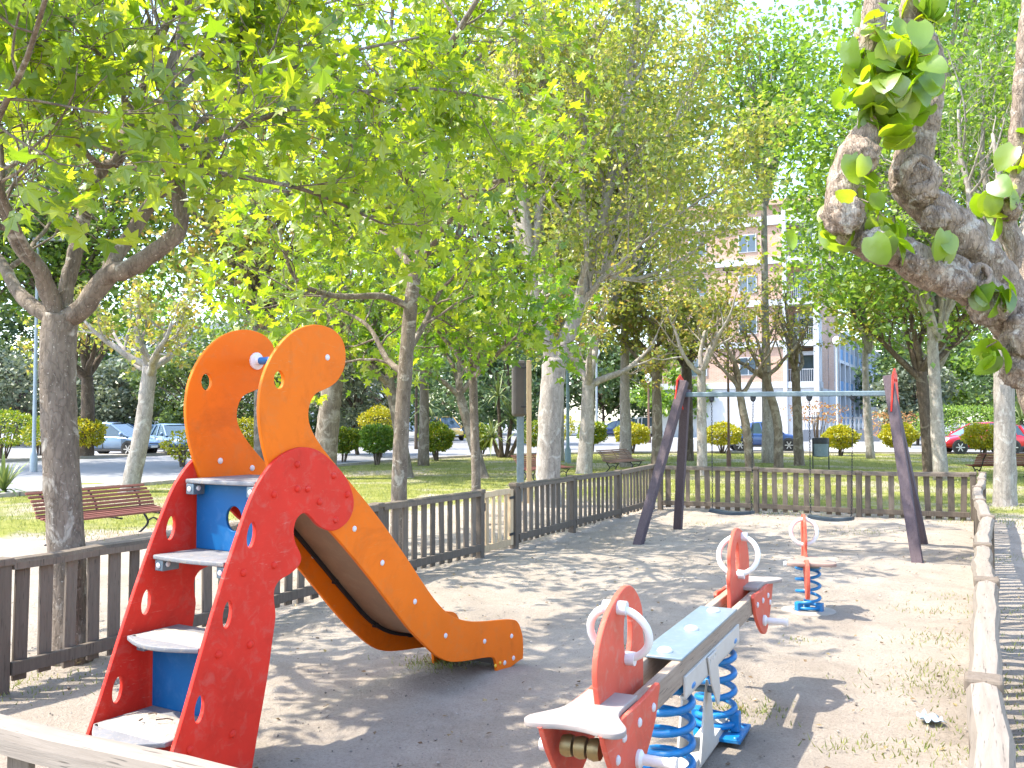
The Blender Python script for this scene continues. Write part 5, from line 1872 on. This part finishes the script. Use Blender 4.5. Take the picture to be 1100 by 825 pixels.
T_("plane_tree", "straight ringed pale trunk behind the left swing chain", 754, 28, 3.3, .165, 209, 'bark_pale', 'leaf_plane', limbs=5, Llimb=2.4, spread=52, leaf='kite', size=.14, per=5.6, nch=(4, 4, 3))
T_("plane_tree", "bare twisting trunk between the two swing seats with few leaves", 806, 30, 2.7, .16, 210, 'bark_plane', 'leaf_plane', lean=(-.35, 0), bend=(.06, 0, 0), limbs=5, Llimb=2.0, spread=42, leaf='kite', size=.13, per=3.0, nch=(4, 4, 3))
T_("plane_tree", "nearly leafless trunk curving left before the white ground floor wall", 836, 31, 3.3, .17, 211, 'bark_plane', 'leaf_plane', lean=(-.42, 0), bend=(.18, 0, 0), limbs=5, Llimb=2.2, spread=40, leaf='kite', size=.13, per=2.0, nch=(4, 4, 3))
T_("plane_tree", "nearly leafless trunk with a wide upper fork beside the litter bin", 858, 34, 3.6, .195, 212, 'bark_plane', 'leaf_plane', lean=(-.1, 0), limbs=5, Llimb=2.4, spread=44, leaf='kite', size=.13, per=2.0, nch=(4, 4, 3))
T_("plane_tree", "dark-forked trunk right of the swing legs under a loose light crown", 999, 28, 3.2, .22, 213, 'bark_dark', 'leaf_poplar', lean=(-.25, 0), limbs=6, Llimb=3.0, spread=52, leaf='kite', size=.14, per=9.3, nch=(5, 5, 3))
T_("plane_tree", "straight paler trunk just behind the dark-forked trunk on the right", 1006, 35, 3.6, .2, 214, 'bark_pale', 'leaf_bright', limbs=6, Llimb=3.0, spread=45, leaf='kite', size=.16, per=7.4, nch=(5, 4, 3))
T_("poplar_tree", "stout pale trunk standing on the right lawn beside the path", 1078, 18, 4.2, .215, 215, 'bark_pale', 'leaf_bright', limbs=7, Llimb=3.6, spread=32, top=1.5, up=.3, leaf='kite', size=.12, per=7, nch=(6, 5, 4))


def bushy(name, label, px, y, h, w, seed, lf, n=5200, size=.3, bk='bark_dark', clumps=26, low=.12, group="trees beyond the road"):
    """full-crowned tree further off: trunk, limbs to each clump, leaves gathered in clumps"""
    r = np.random.default_rng(seed)
    p = pz(px, y)
    t = thing(name, p, 0, label, "tree", group)
    d = unit(r.normal(0, 1, (clumps, 3)))
    rad = r.uniform(.35, 1.0, clumps)[:, None] ** .6
    c = d * rad * np.array([w / 2, w / 2, h * (1 - low) / 2]) + np.array([0, 0, h * (low + (1 - low) / 2)])
    c[:, 2] = np.maximum(c[:, 2], h * low)
    mb = MB()
    tr = smooth_path([(0, 0, -.2), (r.normal(0, .1), r.normal(0, .1), h * .3), (r.normal(0, .2), r.normal(0, .2), h * .8)], 5)
    mb.tube(tr, np.linspace(.011 * h + .05, .05, len(tr)), 10, noise=.05, rng=r)
    for q in c:
        z0 = min(max(q[2] * .55, h * max(.14, low * .9)), h * .75)
        s = np.array([0, 0, z0])
        mb.tube(smooth_path([s, (s + q) / 2 + np.array([0, 0, .06 * h]), q], 3), np.linspace(.0045 * h + .015, .012, 7), 5, cap=False)
    mb.build("trunk", M[bk], t, smooth=180)
    k = r.integers(0, clumps, n)
    cs = r.uniform(.55, 1.25, clumps) * (w + h) * .085
    o = r.normal(0, 1, (n, 3))
    pos = c[k] + unit(o) * (r.uniform(.2, 1, (n, 1)) ** .5) * cs[k][:, None] * np.array([1.1, 1.1, .8])
    pos = pos[pos[:, 2] > .2]
    mb = MB()
    add_leaves(mb, pos, size, 'kite', r, None, .7, .3)
    mb.build("crown", M[lf], t)
    return t


# tall light-green poplars behind the playground on the right and in the middle
bushy("poplar_tree", "tall bright green poplar towering behind the gnarled limbs", 1010, 26, 15.5, 7.5, 301, 'leaf_bright', 16275, 0.205, 'bark_pale', 90, .28, TR)
bushy("poplar_tree", "tall bright green poplar reaching out of the frame at upper right", 1130, 30, 17, 9, 302, 'leaf_bright', 16275, 0.230, 'bark_pale', 90, .25, TR)
bushy("poplar_tree", "tall grey-green poplar rising between the middle and the sky gap", 672, 33, 17, 5.6, 303, 'leaf_poplar', 15190, 0.230, 'bark_pale', 100, .3, TR)
bushy("poplar_tree", "tall green poplar whose leaves hang above the apartment block's parapet", 825, 36, 18, 4.4, 304, 'leaf_bright', 7052, 0.230, 'bark_pale', 55, .62, TR)
bushy("poplar_tree", "tall pale green poplar behind the thick forked trunk", 600, 38, 18, 9.5, 305, 'leaf_poplar', 15190, 0.256, 'bark_pale', 100, .28, TR)
bushy("poplar_tree", "tall yellow-green tree above the slim maple's crown", 455, 34, 16, 9, 306, 'leaf_mid', 13020, 0.256, 'bark_plane', 80, .28, TR)
bushy("poplar_tree", "tall light tree behind the slide's orange hoops", 280, 33, 16, 9.5, 307, 'leaf_plane', 13020, 0.243, 'bark_plane', 80, .30, TR)
bushy("poplar_tree", "tall light tree behind the speckled maple's main fork", 61, 34, 16, 9.5, 308, 'leaf_bright', 13020, 0.256, 'bark_plane', 80, .34, TR)
bushy("poplar_tree", "tall light tree at the far left edge behind the lamp post", -40, 32, 15, 9, 309, 'leaf_mid', 9765, 0.256, 'bark_plane', 70, .34, TR)
bushy("poplar_tree", "broad green tree hanging over the blue balconied wing", 935, 40, 14, 6, 310, 'leaf_bright', 9222, 0.243, 'bark_pale', 60, .36, TR)

# dense trees beyond the road and the car park
far = [(150, 78, 17, 15, 'leaf_bright', "tall fresh green tree far behind the car park cars at left"),
       (340, 84, 18, 16, 'leaf_bright', "tall fresh green tree far behind the slide's right orange hoop"),
       (520, 104, 20, 18, 'leaf_mid', "tall mid-green tree far beyond the yellow van's road"),
       (1000, 120, 24, 20, 'leaf_mid', "tall mid-green tree rising far behind the blue balconied wing"),
       (-60, 62, 10, 12, 'leaf_dense', "dark evergreen tree at the far left beyond the car park"),
       (20, 58, 6.5, 9, 'leaf_silver', "silvery olive-like tree beyond the car park left of the speckled trunk"),
       (65, 66, 11, 12, 'leaf_dense', "dark dense tree behind the silvery tree at left"),
       (128, 60, 6.0, 8, 'leaf_silver', "silvery olive-like tree over the silver-blue hatchback"),
       (205, 57, 6.2, 7, 'leaf_mid', "mid-green multi-stemmed tree beside the blue-grey car"),
       (255, 68, 10, 12, 'leaf_mid', "mid-green dense tree behind the slide's orange hoops"),
       (312, 60, 7.5, 9, 'leaf_mid', "mid-green tree visible through the gap of the slide's hoops"),
       (385, 44, 5.2, 4.2, 'leaf_silver', "grey-green bushy tree between the slide and the slim maple trunk"),
       (415, 72, 11, 12, 'leaf_dense', "dark dense tree beyond the deep green shrub"),
       (480, 96, 10, 14, 'leaf_mid', "mid-green tree beyond the yellow van"),
       (546, 62, 7.5, 8, 'leaf_dense', "dark tree behind the spiky yucca-like plant"),
       (590, 92, 11, 13, 'leaf_mid', "mid-green tree behind the thick forked trunk's base"),
       (648, 90, 10, 13, 'leaf_dense', "dark dense tree above the dark blue hatchback"),
       (700, 92, 9, 10, 'leaf_mid', "mid-green tree left of the apartment block's brick front"),
       (725, 80, 8, 6, 'leaf_bright', "fresh green tree touching the left end of the brick front"),
       (985, 60, 5.4, 4.6, 'leaf_silver', "silvery grey-green tree at the end of the balustrade"),
       (1010, 72, 9, 10, 'leaf_mid', "mid-green tree behind the wide hedge"),
       (1075, 68, 8, 10, 'leaf_bright', "fresh green tree behind the red hatchback"),
       (1140, 60, 9, 10, 'leaf_dense', "dark tree past the right edge beyond the parked cars"),
       (985, 95, 11, 12, 'leaf_dense', "dark tree behind the silvery tree near the driveway")]
for i, (px, y, h, w, lf, lab) in enumerate(far):
    bushy("dense_tree", lab, px, y, h, w, 400 + i, lf, 5200, .34 * y / 60, clumps=30, low=.10)
hd = thing("hedge", (-40, 75, 0), R(12), "long dark hedge closing off the car park far behind the cars at left", "hedge")
r_ = np.random.default_rng(8)
ps = np.stack([r_.uniform(-32, 42, 9000), r_.uniform(-1.6, 1.6, 9000), r_.uniform(0.1, 1, 9000) ** .7 * (3.2 + 0.5 * np.sin(np.linspace(0, 900, 9000)))], 1)
mb = MB(); add_leaves(mb, ps, .5, 'kite', r_); mb.build("foliage", M['leaf_dense'], hd)


# ------------------------------------------------------------------ grass, weeds and litter
def grass(name, pos, h, w, seed):
    r = np.random.default_rng(seed)
    n = len(pos)
    a = r.uniform(0, 6.28, n)
    hh = h * r.uniform(.5, 1.3, n)
    b = np.zeros((n, 3)); b[:, :2] = pos; b[:, 2] = ground_z(pos[:, 0], pos[:, 1]) - .004
    s = np.stack([np.cos(a), np.sin(a), np.zeros(n)], 1) * (w / 2)
    ln = np.stack([r.normal(0, .45, n), r.normal(0, .45, n), np.ones(n)], 1) * hh[:, None]
    v = np.stack([b - s, b + s, b + ln + s * .15, b + ln - s * .15], 1).reshape(-1, 3)
    f = (np.arange(n) * 4)[:, None] + np.arange(4)[None]
    o = MB().add(v, f).build(name, M['grass'])
    return tag(o, kind='stuff')


r_ = np.random.default_rng(21)
# lawn blades: thick towards the road, thinning out towards the trampled ground
n = 150000
yy = 9 + 36 * r_.random(n) ** .8
xx = r_.uniform(-.62, .62, n) * yy
X_, Y_ = xx - O0.x, yy - O0.y
uu_, vv_ = X_ * U.x + Y_ * U.y, X_ * V.x + Y_ * V.y
dist = np.maximum(np.maximum(-8.6 + .46 * uu_ - vv_, vv_ - (9.4 - .55 * np.maximum(uu_ - 7.5, 0))), uu_ - 13.7)
cl = np.sin(xx * 1.7 + 2 * np.sin(yy * .9)) + np.sin(yy * 1.3 + 1.5 * np.sin(xx * .8)) + r_.normal(0, .7, n)
ex, ey = np.array([e[0] for e in EDGE[1:-1]]), np.array([e[1] for e in EDGE[1:-1]])
inpark = yy < np.interp(xx, ex, ey) - .4
inpark &= ~((xx < -5.1) & (yy > 36))
keep = (dist + cl * .9 > .6) & (dist > -.9) & inpark
tag(grass("grass", np.stack([xx, yy], 1)[keep], .055, .012, 22), "short patchy yellow-green grass of the lawn", "grass")
pts = []
for (px, py, rad, m) in ((1012, 690, .22, 260), (1003, 738, .26, 420), (1020, 722, .16, 200), (985, 806, .16, 200), (1000, 776, .10, 70), (797, 762, .13, 420), (905, 800, .10, 120), (1090, 745, .34, 700), (1098, 700, .25, 240), (1066, 655, .25, 200), (470, 712, .14, 260), (480, 708, .1, 160), (985, 655, .12, 90), (1090, 800, .25, 420), (12, 735, .2, 160), (1075, 600, .35, 200), (860, 690, .08, 50), (760, 560, .2, 60), (1020, 640, .14, 120), (1060, 548, .9, 700), (1085, 552, .9, 700), (60, 722, .25, 120), (925, 572, .3, 160)):
    c = G(px, py)
    m = int(m * (.55 if px > 790 and py > 600 else .9))
    q = r_.normal(0, rad, (m, 2)) * np.array([1, .8])
    pts.append(q + np.array([c.x, c.y]))
tag(grass("weeds", np.concatenate(pts), .028, .009, 23), "scattered weed tufts growing through the sand", "weeds")

c = G(1000, 776)
mb = MB()
vs, fs = [], []
for i in range(7):
    for j in range(7):
        vs.append((c.x + (i - 3) * .018 + r_.normal(0, .006), c.y + (j - 3) * .018 + r_.normal(0, .006), float(ground_z(c.x, c.y)) + .012 + abs(r_.normal(0, .018))))
for i in range(6):
    for j in range(6): fs.append((i * 7 + j, i * 7 + j + 1, i * 7 + j + 8, i * 7 + j + 7))
o = mb.add(vs, fs).build("paper_litter", M['litter'], smooth=40)
sm = o.modifiers.new("paper", 'SOLIDIFY'); sm.thickness = .002
tag(o, "crumpled blue and white paper lying on the sand near the right fence", "litter")

# small stones in the sand
mb = MB()
ic = np.array([(0, 0, 1), (.9, 0, .3), (.28, .85, .3), (-.72, .53, .3), (-.72, -.53, .3), (.28, -.85, .3), (0, 0, -.6)])
icf = np.array([(0, 1, 2), (0, 2, 3), (0, 3, 4), (0, 4, 5), (0, 5, 1), (6, 2, 1), (6, 3, 2), (6, 4, 3), (6, 5, 4), (6, 1, 5)])
n = 5200
pu, pv = U0 + (U1 - U0) * r_.random(n) ** 1.5, r_.uniform(-2.5, WID + 2.5, n)
px_, py_ = O0.x + U.x * pu + V.x * pv, O0.y + U.y * pu + V.y * pv
sz = r_.uniform(.003, .0085, n) * (1 + 1.2 * (r_.random(n) > .96))
sc = sz[:, None, None] * r_.uniform(.6, 1.3, (n, 1, 3))
vv_p = ic[None] * sc + np.stack([px_, py_, ground_z(px_, py_) + .000], 1)[:, None, :]
mb.add(vv_p.reshape(-1, 3), (icf[None] + (np.arange(n) * 7)[:, None, None]).reshape(-1, 3))
stone, nt_, b_ = new_mat("small_stone")
nt_.links.new(ramp(nt_, nt_.nodes.new("ShaderNodeNewGeometry").outputs["Random Per Island"], [(0, (.10, .085, .07)), (.5, (.22, .19, .16)), (1, (.42, .38, .33))]), b_.inputs["Base Color"])
b_.inputs["Roughness"].default_value = .9
tag(mb.build("gravel", stone), "small stones scattered over the sand", "gravel", None, 'stuff')

# fallen twigs and dry leaves scattered on the sand
pos = []
for _ in range(1300):
    q = uv(r_.uniform(U0, U1), r_.uniform(-3, WID + 2.5))
    pos.append((q.x, q.y, float(ground_z(q.x, q.y)) + .012))
mb = MB(); add_leaves(mb, np.array(pos), .035, 'kite', r_, None, 2.5, 0)
lm = leafmat("dry_leaf", [(.10, .06, .03), (.2, .13, .06), (.28, .22, .09)], .1, (1, 1, 1))
tag(mb.build("fallen_leaves", lm), "dry leaf scraps scattered over the sand", "leaves", None, 'stuff')
